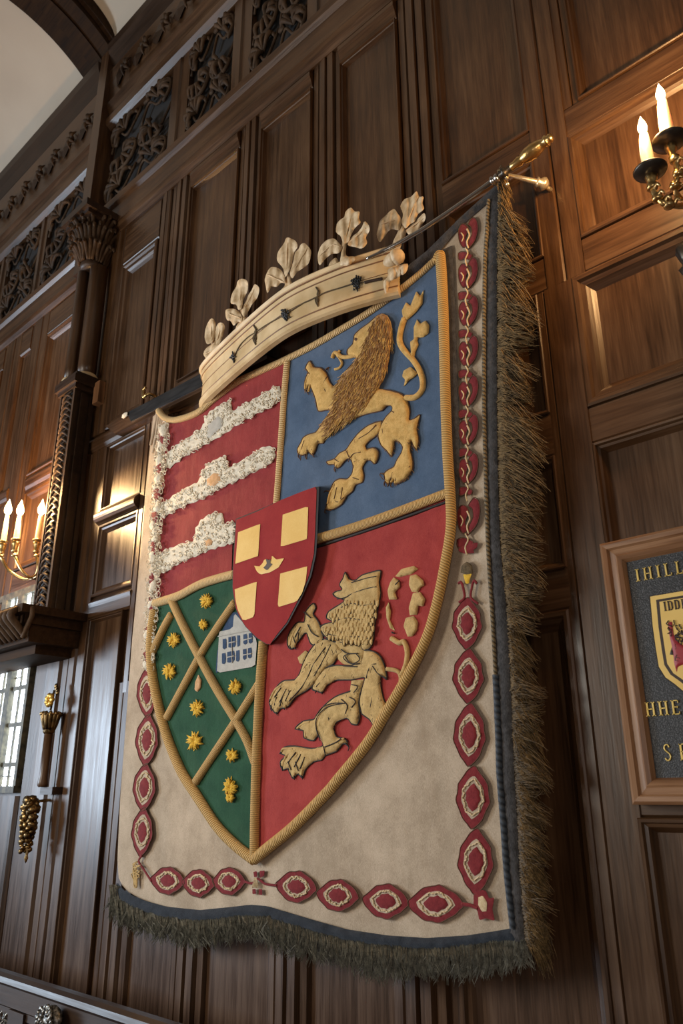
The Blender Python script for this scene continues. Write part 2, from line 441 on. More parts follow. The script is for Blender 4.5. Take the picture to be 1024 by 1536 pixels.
def panel_frame(x0, x1, z0, z1, w=.035):
    """mitred moulding sloping from the frame down to the panel, all round an opening"""
    mb = MB()
    pr = [(0, .000), (.10, -.004), (.30, -.003), (.40, .007), (.62, .010), (.78, .020), (1, PB+.001)]
    def ringpts(t): return [(x0+w*t, z0+w*t), (x1-w*t, z0+w*t), (x1-w*t, z1-w*t), (x0+w*t, z1-w*t)]
    vs = []
    for t, y in pr: vs += [(x, y, z) for x, z in ringpts(t)]
    fs = []
    for i in range(len(pr)-1):
        for k in range(4):
            fs.append((4*i+k, 4*i+(k+1) % 4, 4*i+4+(k+1) % 4, 4*i+4+k))
    # back rim so the moulding is solid
    b = len(vs); vs += [(x, PB+.01, z) for x, z in ringpts(0)]
    for k in range(4): fs.append((b+k, b+(k+1) % 4, (k+1) % 4, k))
    mb.add(vs, fs)
    o = trim(mb, 'oak_h'); o.data.materials.append(MATS['oak_v'])
    for f, p in enumerate(o.data.polygons):
        if p.index % 4 in (1, 3): p.material_index = 1
    return o
# upper zone ---------------------------------------------------------------
for x0, x1, pf in ((-3.20, -3.00, FLUTE), (-2.58, -2.40, FLUTE), (-2.03, -1.84, FLUTE), (-1.50, -1.31, FLUTE)):
    trim(prof_v(x0, x1, 3.20, 4.885, pf), 'oak_v')
trim(prof_v(-.93, -.80, 3.03, 4.885, [(0, .0), (.45, -.002), (.5, .006), (.55, -.001), (1, 0)]), 'oak_v')
trim(prof_v(-.80, -.745, 3.70, 4.885, [(0, .006), (.5, .008), (.55, .02), (.6, .012), (1, .016)]), 'oak_v')
for x0, x1 in ((-3.0, -2.58), (-2.40, -2.03), (-1.84, -1.50)):
    trim(prof_h(x0, x1, 4.765, 4.885, [(0, .026), (.1, .010), (.45, -.004), (.6, -.012), (.8, -.012), (1, .004)]), 'oak_h')
    trim(prof_h(x0, x1, 3.40, 3.50, SILL), 'oak_h')
    panel_frame(x0, x1, 3.50, 4.765, .018)
trim(prof_h(-1.31, -.93, 3.565, 3.70, RAIL), 'oak_h')
trim(prof_h(-.80, 1.2, 3.575, 3.70, RAIL), 'oak_h')
panel_frame(-1.31, -.93, 3.70, 4.80, .03)
panel_frame(-.745, .30, 3.70, 4.82, .025)
panel_frame(-1.31, -.93, 3.16, 3.565, .03)
trim(prof_v(.30, .46, 3.70, 4.885, FLUTE), 'oak_v')
# narrow panel beside the column
trim(prof_v(-3.86, -3.68, 3.45, 4.885, TWO), 'oak_v')
trim(prof_v(-3.30, -3.20, 3.40, 4.885, TWO), 'oak_v')
trim(prof_h(-3.68, -3.30, 4.58, 4.885, [(0, .02), (.05, .004), (.9, .002), (1, .01)]), 'oak_h')
panel_frame(-3.68, -3.30, 3.45, 4.58, .08)
trim(prof_h(-3.86, -3.20, 3.34, 3.45, SILL), 'oak_h')
# frieze rail, fretwork band and cornice
FRL = [(0, -.002), (.12, -.020), (.24, -.028), (.30, -.020), (.72, -.026), (.80, -.045), (.95, -.050), (1, -.02)]
trim(prof_h(-4.02, 1.4, 4.885, 5.17, FRL), 'oak_h')
trim(prof_h(-8.9, -4.14, 4.70, 4.955, FRL), 'oak_h')
MID = [(0, -.02), (.10, -.055), (.35, -.06), (.5, -.035), (.7, -.05), (.9, -.075), (1, -.06)]
trim(prof_h(-4.02, 1.4, 5.90, 6.12, MID), 'oak_h')
trim(prof_h(-8.9, -4.14, 5.66, 5.88, MID), 'oak_h')
COR = [(0, -.03), (.2, -.06), (.5, -.085), (.75, -.11), (1, -.12)]
trim(prof_h(-4.02, 1.4, 6.42, 6.64, COR), 'oak_dark')
trim(prof_h(-8.9, -4.14, 6.32, 6.58, COR), 'oak_dark')
for x0, x1 in ((-3.27, -3.09), (-2.66, -2.50), (-2.05, -1.89), (-1.44, -1.28), (-.83, -.67)):
    trim(prof_v(x0, x1, 5.17, 5.90, [(0, .0), (.05, -.02), (.5, -.024), (.55, -.012), (1, -.012)]), 'oak_v')
for x0, x1 in ((-4.94, -4.83), (-5.62, -5.51), (-6.3, -6.19)):
    trim(prof_v(x0, x1, 4.955, 5.66, [(0, .0), (.05, -.02), (.5, -.024), (.55, -.012), (1, -.012)]), 'oak_v')
# middle zone, left strip
trim(prof_v(-3.86, -3.63, .3, 3.34, [(0, .02), (.05, .004), (.28, .002), (.32, .014), (.36, -.002), (.60, -.004), (.64, .012), (.70, 0), (1, .0)]), 'oak_v')
trim(prof_v(-3.245, -3.07, 1.95, 3.34, [(0, .0), (.2, 0), (.24, .016), (.30, -.004), (.55, -.006), (.6, .014), (.68, .0), (1, .004)]), 'oak_v')
trim(prof_h(-3.63, -3.245, 2.865, 2.95, [(0, .012), (.05, -.008), (.15, -.022), (.3, -.032), (.45, -.035), (.6, -.033), (.75, -.026), (.9, -.010), (1, .010)]), 'oak_h')
trim(prof_h(-3.63, -3.245, 2.355, 2.47, [(0, .012), (.08, -.002), (.5, -.004), (.7, -.010), (1, .02)]), 'oak_h')
panel_frame(-3.63, -3.245, 2.95, 3.34, .03)
panel_frame(-3.63, -3.245, 2.47, 2.865, .045)
panel_frame(-3.63, -3.31, .45, 2.355, .018)
# middle zone, right
trim(prof_v(-.98, -.85, .2, 3.03, [(0, .004), (.22, .001), (.25, .009), (.28, -.001), (1, -.001)]), 'oak_v')
trim(prof_h(-.80, 1.2, 3.03, 3.16, RAIL), 'oak_h')
trim(prof_v(-.85, -.80, 3.03, 3.16, PLAIN), 'oak_v')
trim(prof_h(-1.38, -.93, 3.03, 3.16, RAIL), 'oak_h')
trim(prof_h(-.85, 1.2, 2.455, 2.575, RAIL), 'oak_h')
trim(prof_h(-1.38, -.97, 2.455, 2.60, RAIL), 'oak_h')
trim(prof_h(-1.42, -.97, 1.985, 2.105, RAIL), 'oak_h')
panel_frame(-.80, .30, 3.16, 3.575, .045)
panel_frame(-.85, .30, 2.575, 3.03, .065)
panel_frame(-.85, .30, 1.55, 2.455, .030)
panel_frame(-1.38, -.97, 2.60, 3.03, .03)
panel_frame(-1.38, -.97, 2.105, 2.455, .03)
panel_frame(-1.42, -.98, .4, 1.985, .055)
trim(prof_v(.30, .42, .3, 3.70, TWO), 'oak_v')
trim(prof_h(-.86, 1.2, 1.44, 1.55, RAIL), 'oak_h')
panel_frame(-.86, .30, .3, 1.44, .035)
trim(prof_v(-1.48, -1.38, 1.95, 3.2, TWO), 'oak_v')
trim(prof_h(-3.07, -1.48, 2.0, 2.1, RAIL), 'oak_h')
# lower zone
for x0, x1 in ((-3.31, -3.06), (-2.77, -2.56), (-2.22, -2.02), (-1.67, -1.47)):
    trim(prof_v(x0, x1, .3, 2.0, FLUTE), 'oak_v')
for x0, x1 in ((-3.06, -2.77), (-2.56, -2.22), (-2.02, -1.67)):
    trim(prof_h(x0, x1, 1.88, 2.0, RAIL), 'oak_h')
# far left: planks under the window, stiles and rails beyond the column
for x0, x1 in ((-4.15, -3.88), (-4.47, -4.19), (-4.80, -4.51), (-5.2, -4.84)):
    trim(prof_v(x0, x1, .3, 1.50 if x1 < -4.16 else 2.2, [(0, .024), (.04, .004), (.5, .002), (.96, .004), (1, .024)]), 'oak_v')
for x0, x1 in ((-4.87, -4.61), (-5.30, -5.02), (-5.95, -5.7)):
    trim(prof_v(x0, x1, 2.4, 4.70, TWO), 'oak_v')
for x0, x1 in ((-4.61, -4.02), (-5.02, -4.87), (-5.7, -5.3)):
    trim(prof_h(x0, x1, 4.50, 4.70, RAIL), 'oak_h'); trim(prof_h(x0, x1, 3.33, 3.44, SILL), 'oak_h')
    trim(prof_h(x0, x1, 2.64, 2.80, RAIL), 'oak_h')
    if x1-x0 > .3:
        panel_frame(x0, x1, 3.44, 4.50, .05); panel_frame(x0, x1, 2.80, 3.33, .06)

wl_ = MB(); wl_.box(-9.72, -9.6, -6.0, .15, 0, 7.2); tag(wl_.build('wall_left', 'oak_v'), kind='structure')
# window beside the column: leaded glass with daylight behind it
x0w, x1w, z0w, z1w = -5.25, -4.215, 1.55, 2.62
mb = MB()
mb.box(x0w-.05, x1w+.02, -.006, PB+.01, z1w, z1w+.04); mb.box(x0w-.05, x1w+.02, -.012, PB+.01, z0w-.035, z0w)
mb.box(x1w, x1w+.03, -.010, PB+.01, z0w, z1w); mb.box(x0w-.05, x0w, -.010, PB+.01, z0w, z1w)
win = tag(mb.build('window_1', 'lead'), kind='structure')
mb = MB(); mb.box(x0w, x1w, .020, .028, z0w, z1w); mb.build('window_pane', 'window_sky', win)
mb = MB()
for x in (-4.43, -4.64, -4.86, -5.08):
    mb.box(x-.030, x+.030, -.012, .019, z0w, z1w)
mull = mb.build('mullion', 'lead', win)
mb = MB()
for z in (1.66, 1.87, 2.07, 2.22, 2.36):
    mb.box(x0w, x1w, .002, .017, z-.011, z+.011)
for i in range(16):
    x = random.uniform(x0w+.05, x1w-.1); z = random.choice((1.60, 1.74, 1.8, 1.95, 2.13, 2.18, 2.28))
    mb.box(x-.05, x+.05, .008, .016, z-.003, z+.003)
for x in (-4.32, -4.535, -4.75, -4.97): mb.box(x-.006, x+.006, .006, .016, z0w, z1w)
mb.build('glazing_bar', 'lead', win)

# square post and rib above the colonnettes
mb = MB(); mb.box(-4.13, -4.02, -.10, PB, 4.98, 6.62); mb.box(-4.15, -4.00, -.085, PB, 4.70, 4.98)
trim(mb, 'oak_v')
RP = [(p.x, p.y) for p in catmull([(.02, 6.60, 0), (-.05, 6.655, 0), (-.17, 6.74, 0), (-.34, 6.825, 0), (-.53, 6.88, 0), (-.72, 6.90, 0), (-1.2, 6.93, 0), (-2.6, 6.96, 0), (-5.0, 6.96, 0)], 4)]
def rib_pt(i, out):
    y, z = prof[i]; y2, z2 = prof[min(i+1, len(prof)-1)]; y1, z1 = prof[max(i-1, 0)]
    L = math.hypot(y2-y1, z2-z1); ty, tz = (y2-y1)/L, (z2-z1)/L
    return y+out*tz*(-1 if tz*1 > 0 and ty < 0 else 1)*(1 if i else 0), z-out*abs(ty)-(.02 if i == 0 else 0)
mb = MB()
def rib(x0, x1, out, mat_mb):
    vs = []; n = len(prof)-1
    for i in range(n):
        ya, za = rib_pt(i, -.01); yb, zb = rib_pt(i, out)
        vs += [(x0, ya, za), (x1, ya, za), (x1, yb, zb), (x0, yb, zb)]
    fs = []
    for i in range(n-1):
        for k in range(4): fs.append((4*i+k, 4*i+(k+1) % 4, 4*i+4+(k+1) % 4, 4*i+4+k))
    fs.append((0, 1, 2, 3)); fs.append((4*n-4, 4*n-1, 4*n-2, 4*n-3))
    mat_mb.add(vs, fs)
for (xa, xb, dz) in ((-4.42, -4.06, 0.0), (-4.47, -4.02, .05), (-4.30, -4.18, -.018)):
    vs = []; 
    for y, z in RP: vs += [(xa, y, z+dz), (xb, y, z+dz), (xb, y, z+.36), (xa, y, z+.36)]
    mb.add(vs, [(4*i+k, 4*i+(k+1) % 4, 4*i+4+(k+1) % 4, 4*i+4+k) for i in range(len(RP)-1) for k in range(4)]+[(0, 1, 2, 3), (4*len(RP)-4, 4*len(RP)-1, 4*len(RP)-2, 4*len(RP)-3)])
trim(mb, 'rib_oak')

# ------------------------------------------------------------------ pierced and carved frieze
def fret_panel(x0, x1, z0, z1, label):
    t = thing('fretwork_panel', label, 'carved panel', ((x0+x1)/2, PB, z0), 'pierced oak panels along the top of the wall')
    mb = MB(); mb.box(x0, x1, PB-.006, PB-.001, z0, z1); mb.build('backing', 'near_black', t)
    mb = MB(); w = x1-x0; h = z1-z0; nx = 2; nzz = 3
    for i in range(nx):
        for j in range(nzz):
            cx = x0+w*(i+.5)/nx; cz = z0+h*(j+.5)/nzz; a = w/nx*.47; c = h/nzz*.46
            # a ribbed half-fan scroll with a curled rim, each turned its own way
            rot = ((i*3+j*2) % 4)*math.pi/2+.5+random.uniform(-.3, .3); sp = 3.6
            rim = [Vector((cx+a*.95*math.cos(rot+sp*u/14), -.012, cz+c*.95*math.sin(rot+sp*u/14))) for u in range(15)]
            hub_ = Vector((cx+a*.1*math.cos(rot+sp*.5), -.006, cz+c*.1*math.sin(rot+sp*.5)))
            tube(mb, rim+[rim[-1].lerp(hub_, .4)+Vector((0, -.01, .01))], .012, 6)
            for u in range(1, 15, 2):
                e = rim[u]; m_ = hub_.lerp(e, .55)+Vector((.02*math.sin(rot+u), -.024, .02))
                tube(mb, catmull([hub_, m_, e], 4), [.006, .009, .012, .014, .015, .015, .014, .012, .009][:9], 6)
            tube(mb, catmull([Vector((cx-a, .0, cz-c*.9)), Vector((cx-a*.5, -.01, cz+c*.2)), Vector((cx+a*.2, -.008, cz-c*.6)), Vector((cx+a, 0, cz+c*.8))], 4), .009, 6)
    mb.build('leaf_tracery', 'oak_carved', t)
fp = [(-4.0, -3.27, 'beside the post over the column capital'), (-3.09, -2.66, 'second from the post over the column'),
      (-2.50, -2.05, 'third from the post, cut by the photo top')]
for a, b_, s in fp: fret_panel(a, b_, 5.17, 5.90, 'pierced dark oak panel in the frieze, '+s)
fl_ = [(-4.83, -4.16, 'just left of the post'), (-5.51, -4.94, 'second left of the post'), (-6.19, -5.62, 'furthest left at the photo edge')]
for a, b_, s in fl_: fret_panel(a, b_, 4.955, 5.66, 'shadowy pierced oak panel in the frieze, '+s)
def carved_band(x0, x1, z0, z1, label):
    t = thing('carved_cornice_band', label, 'carved moulding', ((x0+x1)/2, 0, z0))
    mb = MB(); vs = [(x0, -.045, z0), (x1, -.045, z0), (x1, -.075, z1), (x0, -.075, z1), (x0, PB, z0), (x1, PB, z0), (x1, PB, z1), (x0, PB, z1)]
    mb.add(vs, [(0, 1, 2, 3), (4, 7, 6, 5), (0, 4, 5, 1), (3, 2, 6, 7), (0, 3, 7, 4), (1, 5, 6, 2)]); mb.build('backing_board', 'oak_h', t)
    mb = MB(); mb2 = MB(); x = x0+.12; k = 0
    while x < x1-.08:
        zc = (z0+z1)/2
        vs = [(x-.075, -.068, zc), (x, -.068, zc-.095), (x+.075, -.068, zc), (x, -.068, zc+.095)]
        mb2 = MB(); mb2.add(vs+[(x, -.085, zc), (x, -.04, zc)], [(0, 1, 4), (1, 2, 4), (2, 3, 4), (3, 0, 4), (1, 0, 5), (2, 1, 5), (3, 2, 5), (0, 3, 5)]); mb2.build('lozenge', 'oak_dark', t)
        xm = x+.12; mb = MB()
        for w in range(5):
            an = w*1.257+.3; tube(mb, catmull([Vector((xm, -.07, zc)), Vector((xm+.03*math.cos(an), -.10, zc+.04*math.sin(an))), Vector((xm+.052*math.cos(an+.3), -.075, zc+.085*math.sin(an+.3)))], 3), [.010, .014, .015, .013, .01, .007, .003], 6)
        mb.build('leaf_sprig', 'oak_carved', t)
        x += .24
carved_band(-4.02, -1.2, 6.12, 6.42, 'carved oak cornice moulding of leaves and dark lozenges, right of the post')
carved_band(-7.6, -4.14, 5.88, 6.32, 'carved oak cornice moulding of leaves and dark lozenges, left of the post')

# ------------------------------------------------------------------ colonnettes, capital and carved pilaster
pil = thing('carved_pilaster', 'square carved dark oak pilaster with braided face standing on the canopy', 'pilaster', (-3.94, -.06, 2.40))
mb = MB(); mb.box(-3.975, -3.815, -.125, -.02, 2.40, 3.72); mb.box(-3.845, -3.800, -.100, -.085, 2.4, 3.70); mb.box(-3.845, -3.800, -.045, -.02, 2.4, 3.70)
mb.build('shaft_core', 'oak_dark', pil)
mb = MB(); mb.box(-3.980, -3.965, -.140, -.12, 2.40, 3.72); mb.box(-3.830, -3.810, -.140, -.12, 2.40, 3.72)
z = 2.42
while z < 3.68:
    for sg in (-1, 1):
        q = [Vector((-3.895+sg*.058, -.126, z)), Vector((-3.895+sg*.03, -.142, z+.030)), Vector((-3.895-sg*.045, -.132, z+.062))]
        tube(mb, catmull(q, 4), [.004, .006, .008, .009, .009, .008, .007, .005, .003], 6)
    z += .040
mb.build('braided_face', 'oak_carved', pil)
mb = MB(); mb.box(-3.995, -3.790, -.150, PB, 3.72, 3.75); mb.box(-4.015, -3.775, -.165, PB, 3.75, 3.80); mb.box(-3.995, -3.790, -.150, PB, 3.80, 3.825)
mb.build('cap_slab', 'oak_dark', pil)
mb = MB(); mb.box(-3.780, -3.720, -.04, 0.0, 3.64, 3.78); mb.build('cream_block', 'frame_wood', pil)
tag(pil.children[-1], label='chipped cream block beside the cap')
for (cx, cy, r, z0, z1, lb) in ((-3.97, -.10, .036, 3.825, 4.62, 'slender round oak colonnette, the left and thinner of the pair on the pilaster cap'),
                               (-3.86, -.055, .055, 3.825, 4.62, 'thicker round oak colonnette, right of the pair on the pilaster cap')):
    t = thing('colonnette', lb, 'column', (cx, cy, z0))
    mb = MB(); lathe(mb, (cx, cy, z0), [(r*.98, .02), (r, .1), (r, z1-z0)], 20); mb.build('shaft', 'oak_v', t)
    mb = MB(); lathe(mb, (cx, cy, z0), [(r*1.25, 0), (r*1.3, .012), (r*1.05, .03)], 20); mb.build('base_ring', 'crown_wood', t)
cap = thing('leaf_capital', 'dark carved acanthus capital crowning the oak colonnettes', 'capital', (-3.93, -.08, 4.66))
mb = MB(); lathe(mb, (-3.92, -.075, 4.62), [(.06, 0), (.075, .02), (.07, .05), (.095, .22), (.13, .34)], 20); mb.build('bell', 'oak_dark', cap)
mb = MB(); mb.box(-4.08, -3.76, -.24, PB, 4.96, 5.01); mb.box(-4.06, -3.78, -.215, PB, 4.93, 4.96); mb.build('abacus', 'oak_dark', cap)
mb = MB()
for ring, (z0, rr, n, L) in enumerate(((4.66, .078, 9, .13), (4.76, .09, 9, .15), (4.84, .10, 7, .13))):
    for k in range(n):
        an = 2*math.pi*(k+.5*ring)/n; d = Vector((math.cos(an), math.sin(an), 0)); s = Vector((-d.y, d.x, 0))
        c = Vector((-3.92, -.075, z0))
        for j in (-1, 0, 1):
            q = catmull([c+d*rr+s*.012*j, c+d*(rr+.02)+s*.026*j+Vector((0, 0, L*.55)), c+d*(rr+.055)+s*.034*j+Vector((0, 0, L*(.95-.15*abs(j)))), c+d*(rr+.068)+s*.036*j+Vector((0, 0, L*(.75-.15*abs(j))))], 3)
            tube(mb, q, [.010, .012, .014, .015, .015, .014, .013, .011, .008, .005][:len(q)], 6)
mb.build('acanthus_leaf_ring', 'oak_carved', cap)

# ------------------------------------------------------------------ canopy over the window
can = thing('window_canopy', 'dark carved oak canopy shelf projecting over the leaded window', 'canopy', (-4.4, 0, 2.2))
mb = MB(); mb.box(-5.6, -3.64, -.35, 0.0, 2.345, 2.385); mb.box(-5.6, -3.68, -.31, -.001, 2.30, 2.345); mb.build('top_board', 'rib_oak', can)
mb = MB(); mb.box(-5.6, -3.70, -.27, 0.0, 2.215, 2.30); mb.box(-5.6, -3.76, -.20, -.001, 2.17, 2.215); mb.build('cove_board', 'rib_oak', can)
mb = MB(); x = -5.5
while x < -3.68:
    tube(mb, catmull([Vector((x, -.345, 2.37)), Vector((x, -.375, 2.33)), Vector((x, -.33, 2.28)), Vector((x, -.285, 2.23))], 4), [.012, .015, .018, .019, .02, .019, .018, .018, .017, .016, .014, .012, .008], 8)
    x += .05
y = -.30
while y < -.29:
    tube(mb, catmull([Vector((-3.645, y, 2.37)), Vector((-3.63, y, 2.33)), Vector((-3.665, y, 2.28)), Vector((-3.70, y, 2.23))], 4), [.012]*13, 8); y += .028
mb.build('gadroon_carving', 'oak_carved', can)

# slender shaft beside the window with leaf capital and gilt flower
c0 = W(62, 1178, .06); c1 = W(74, 1085, .06)
xs = (c0.x+c1.x)/2
sh = thing('window_colonnette', 'slender brown oak shaft beside the window, topped by a small leafy capital', 'column', (xs, -.06, 1.55))
mb = MB(); lathe(mb, (xs, -.055, 1.54), [(.02, 0), (.026, .01), (.024, .03), (.021, .05), (.021, .25)], 16); mb.build('shaft', 'oak_v', sh)
mb = MB(); lathe(mb, (xs, -.055, 1.79), [(.022, 0), (.03, .01), (.026, .03), (.045, .09), (.05, .10)], 16)
for k in range(12):
    an = k*math.pi/6; d = Vector((math.cos(an), math.sin(an), 0))
    tube(mb, catmull([Vector((xs, -.055, 1.81))+d*.024, Vector((xs, -.055, 1.86))+d*.034, Vector((xs, -.055, 1.895))+d*.044, Vector((xs, -.055, 1.88))+d*.052], 3), [.007, .009, .011, .012, .012, .01, .009, .007, .005, .003], 6)
mb.build('leaf_capital', 'dark_brass', sh)
mb = MB(); mb.box(xs-.03, xs+.09, -.05, PB, 1.505, 1.54); mb.build('foot_block', 'oak_dark', sh)
fc = Vector((xs, -.06, 1.955))
fw = thing('gilt_flower', 'bright gilt flower finial on the small capital beside the window', 'finial', fc)
mb = MB()
for k in range(7):
    an = k*.898; blob(mb, fc+Vector((.026*math.cos(an), -.012, .022*math.sin(an))), (.016, .013, .015), 8, 6, .1)
blob(mb, fc+Vector((0, -.022, 0)), .011); mb.build('petal_cluster', 'gilt', fw)
mb = MB()
for k in range(4):
    blob(mb, fc+Vector((.018+.01*math.cos(k), .01, .035+.012*k)), (.014, .008, .014), 8, 5, .2)
tube(mb, [fc+Vector((0, 0, -.05)), fc+Vector((.005, .004, .05))], .006, 6); mb.build('leaf', 'dark_brass', fw)
pt = W(45, 1240, .08)
dr = thing('gilt_drop', 'dark gilded carved drop with fruit clusters hanging on the planks under the window', 'wall ornament', pt)
mb = MB()
for i in range(15):
    t_ = i/14; z = .12-.22*t_; r = .060*max(0, 1-abs(t_-.42)/.58)**.8+.006
    for k in range(5):
        an = k*1.257+i*.7
        blob(mb, pt+Vector((r*math.cos(an)*.8, -.01+.03*math.sin(an)*.7, z+random.uniform(-.008, .008))), (.019*random.uniform(.6, 1.2)*(1-.4*t_),)*3, 8, 5, .3)
mb.build('fruit_cluster', 'dark_brass', dr)
mb = MB(); lathe(mb, pt+Vector((0, 0, -.16)), [(.002, 0), (.010, .02), (.006, .035), (.014, .06), (.012, .08)], 12); mb.build('pointed_tip', 'brass', dr)
mb = MB(); tube(mb, [pt+Vector((0, 0, .08)), pt+Vector((0, .03, .115)), pt+Vector((0, .10, .12))], .007, 8); blob(mb, pt+Vector((-.005, 0, .11)), .014); mb.build('hanging_hook', 'brass', dr)

# ------------------------------------------------------------------ pew back at bottom left
pew = thing('pew_back', 'dark polished oak pew back with carved panels across the bottom left corner', 'pew', (-3.6, -.34, 0))
zt = .835
mb = MB(); 
prp = [(-.30, zt-.015), (-.295, zt), (-.335, zt+.004), (-.36, zt-.002), (-.365, zt-.02), (-.345, zt-.035), (-.345, zt-.10), (-.33, zt-.105), (-.30, zt-.105)]
vs = []; n = len(prp)
for x in (-5.4, -1.9): vs += [(x, y, z) for y, z in prp]
mb.add(vs, [(i, n+i, n+(i+1) % n, (i+1) % n) for i in range(n)]+[tuple(range(n)), tuple(range(n, 2*n))[::-1]])
mb.build('top_rail', 'oak_dark', pew)
mb = MB(); mb.box(-5.4, -1.9, -.325, -.305, 0, zt-.105); mb.build('back_panel', 'oak_dark', pew)
for i, (x0, x1) in enumerate(((-4.05, -3.93), (-3.28, -3.16), (-2.5, -2.38))):
    mb = MB(); mb.box(x0, x1, -.35, -.30, 0, zt-.105); mb.build('post', 'oak_dark', pew)
mb = MB(); mb.box(-5.4, -1.9, -.345, -.30, .10, .2); mb.box(-5.4, -1.9, -.34, -.30, zt-.13, zt-.105); mb.build('moulding', 'oak_dark', pew)
cx0, cx1 = W(0, 1500, .33).x-.3, W(30, 1500, .33).x
mb = MB()
z = zt-.40
while z < zt-.14:
    x = cx0
    while x < cx1:
        for sg in (-1, 1):
            tube(mb, catmull([Vector((x, -.325, z)), Vector((x+sg*.02, -.345, z+.02)), Vector((x+sg*.005, -.33, z+.045))], 3), [.003, .005, .006, .006, .005, .004, .002], 5)
        x += .045
    z += .04
mb.build('leaf_carving', 'knob_silver', pew)
kp = W(78, 1530, .38)
mb = MB(); blob(mb, kp, (.055, .030, .045), 28, 18, .03)
for i in range(60):
    an = random.uniform(0, 6.28); el = random.uniform(-1, 1.4)
    blob(mb, kp+Vector((.052*math.cos(an)*math.cos(el), -abs(.03*math.cos(el*.7)), .044*math.sin(el))), .008, 6, 4, .3)
kn = mb.build('carved_knob', 'knob_silver', pew)
tag(kn, label='silvery carved round knob')
# ------------------------------------------------------------------ the banner
def mpp(px, py, off=.08):
    return (D-off)/ray(px, py)[1]
def rope(mb, pts, h, rpx, sides=10, step=.005, n=6, mp=None, closed=False, flat=1.0):
    """rpx: rope radius as seen, in photo pixels at that distance"""
    mp = mp or B
    q = catmull([(p[0], p[1], 0) for p in pts], n, closed)
    q = resample(q, 1.2 if step < .01 else 3, closed)
    w = [mp(p.x, p.y, h) for p in q]; r = [rpx*(1.12 if rpx > 4 else 1)*mpp(p.x, p.y) for p in q]
    return tube(mb, w, r, sides, closed=closed, flat=flat)
def wave(px, py):
    return -.016-.004*math.sin(px*.021+py*.004)*math.sin(py*.0035+1)-.004*noise.noise(Vector((px*.012, py*.006, 0)))
def BW(px, py, h=0.0): return B(px, py, h+wave(px, py)+.006)

ban = thing('heraldic_banner', 'large hanging linen banner with a quartered coat of arms, red medallion border and fringed edges', 'banner', B(470, 900, 0))
linen_poly = [(230, 618), (240, 616), (262, 640), (330, 612), (430, 560), (560, 482), (652, 402), (660, 372), (680, 350), (697, 336), (732, 303), (730, 350), (727, 400), (726, 500), (726, 620), (728, 700), (732, 825), (738, 920), (743, 1012), (747, 1100), (749, 1162), (755, 1240), (760, 1312), (769, 1393),
    (740, 1398), (700, 1404), (640, 1408), (580, 1404), (520, 1395), (470, 1381), (430, 1369), (400, 1360), (375, 1358), (350, 1361), (300, 1366), (250, 1361), (220, 1352), (200, 1343), (186, 1333), (178, 1318), (176, 1290), (180, 1200), (189, 1080), (198, 960), (209, 850), (217, 750), (225, 670)]
mb = MB(); relief(mb, linen_poly, BW, 0, 0, 5, 13, .0, .006)
tag(mb.build('linen_ground', 'linen', ban), label='pale beige linen ground')
# grey woollen edges
R_in = [(733, 300), (730, 350), (727, 400), (726, 500), (726, 620), (728, 700), (732, 825), (738, 920), (743, 1012), (747, 1100), (749, 1162), (755, 1240), (760, 1312), (769, 1393)]
R_out = [(748, 274), (746, 340), (745, 396), (745, 500), (745, 620), (746, 700), (750, 825), (756, 880), (761, 937), (765, 1012), (768, 1100), (771, 1162), (776, 1240), (779, 1312), (787, 1412)]
mb = MB(); relief(mb, R_in+[(760, 1399), (773, 1416)]+R_out[::-1], B, .002, .007, 6, 7, .002, .02, nz=.004)
relief(mb, [(583, 434), (612, 398), (640, 376), (690, 326), (745, 276), (748, 296), (733, 303), (702, 330), (680, 352), (662, 374), (655, 385), (620, 412), (602, 428)], B, -.004, .006, 6, 8, .001, .01, nz=.004)
relief(mb, [(664, 374), (678, 368), (682, 450), (686, 560), (690, 650), (689, 745), (686, 780), (681, 800), (675, 780), (672, 745), (669, 600), (665, 480)], B, .000, .006, 5, 7, .001, .012, nz=.003)
tag(mb.build('wool_edging', 'grey_wool', ban), label='dark grey woollen edging strip')
mb = MB(); rope(mb, R_in[:9], .010, 3.2, 8)
mb.build('braid_trim', 'rope_braid', ban)
mb = MB(); rope(mb, R_in[8:], .010, 4.5, 8)
hem = [(769, 1396), (740, 1401), (700, 1407), (640, 1411), (580, 1407), (520, 1398), (470, 1384), (430, 1372), (400, 1363), (375, 1361), (350, 1364), (300, 1369), (250, 1364), (220, 1356), (200, 1348), (184, 1338), (175, 1326)]
mb.build('blue_braid_trim', 'rope_blue', ban)
hem_lo = [(x-3, y+15) for x, y in hem[::-1]]
hem_lo[-1] = (783, 1414)
mb = MB(); relief(mb, [(x, y-4) for x, y in hem]+hem_lo, B, .0, .008, 6, 7, .002, .016, nz=.004)
tag(mb.build('hem_strip', 'blue_hem', ban), label='dark blue hem strip')

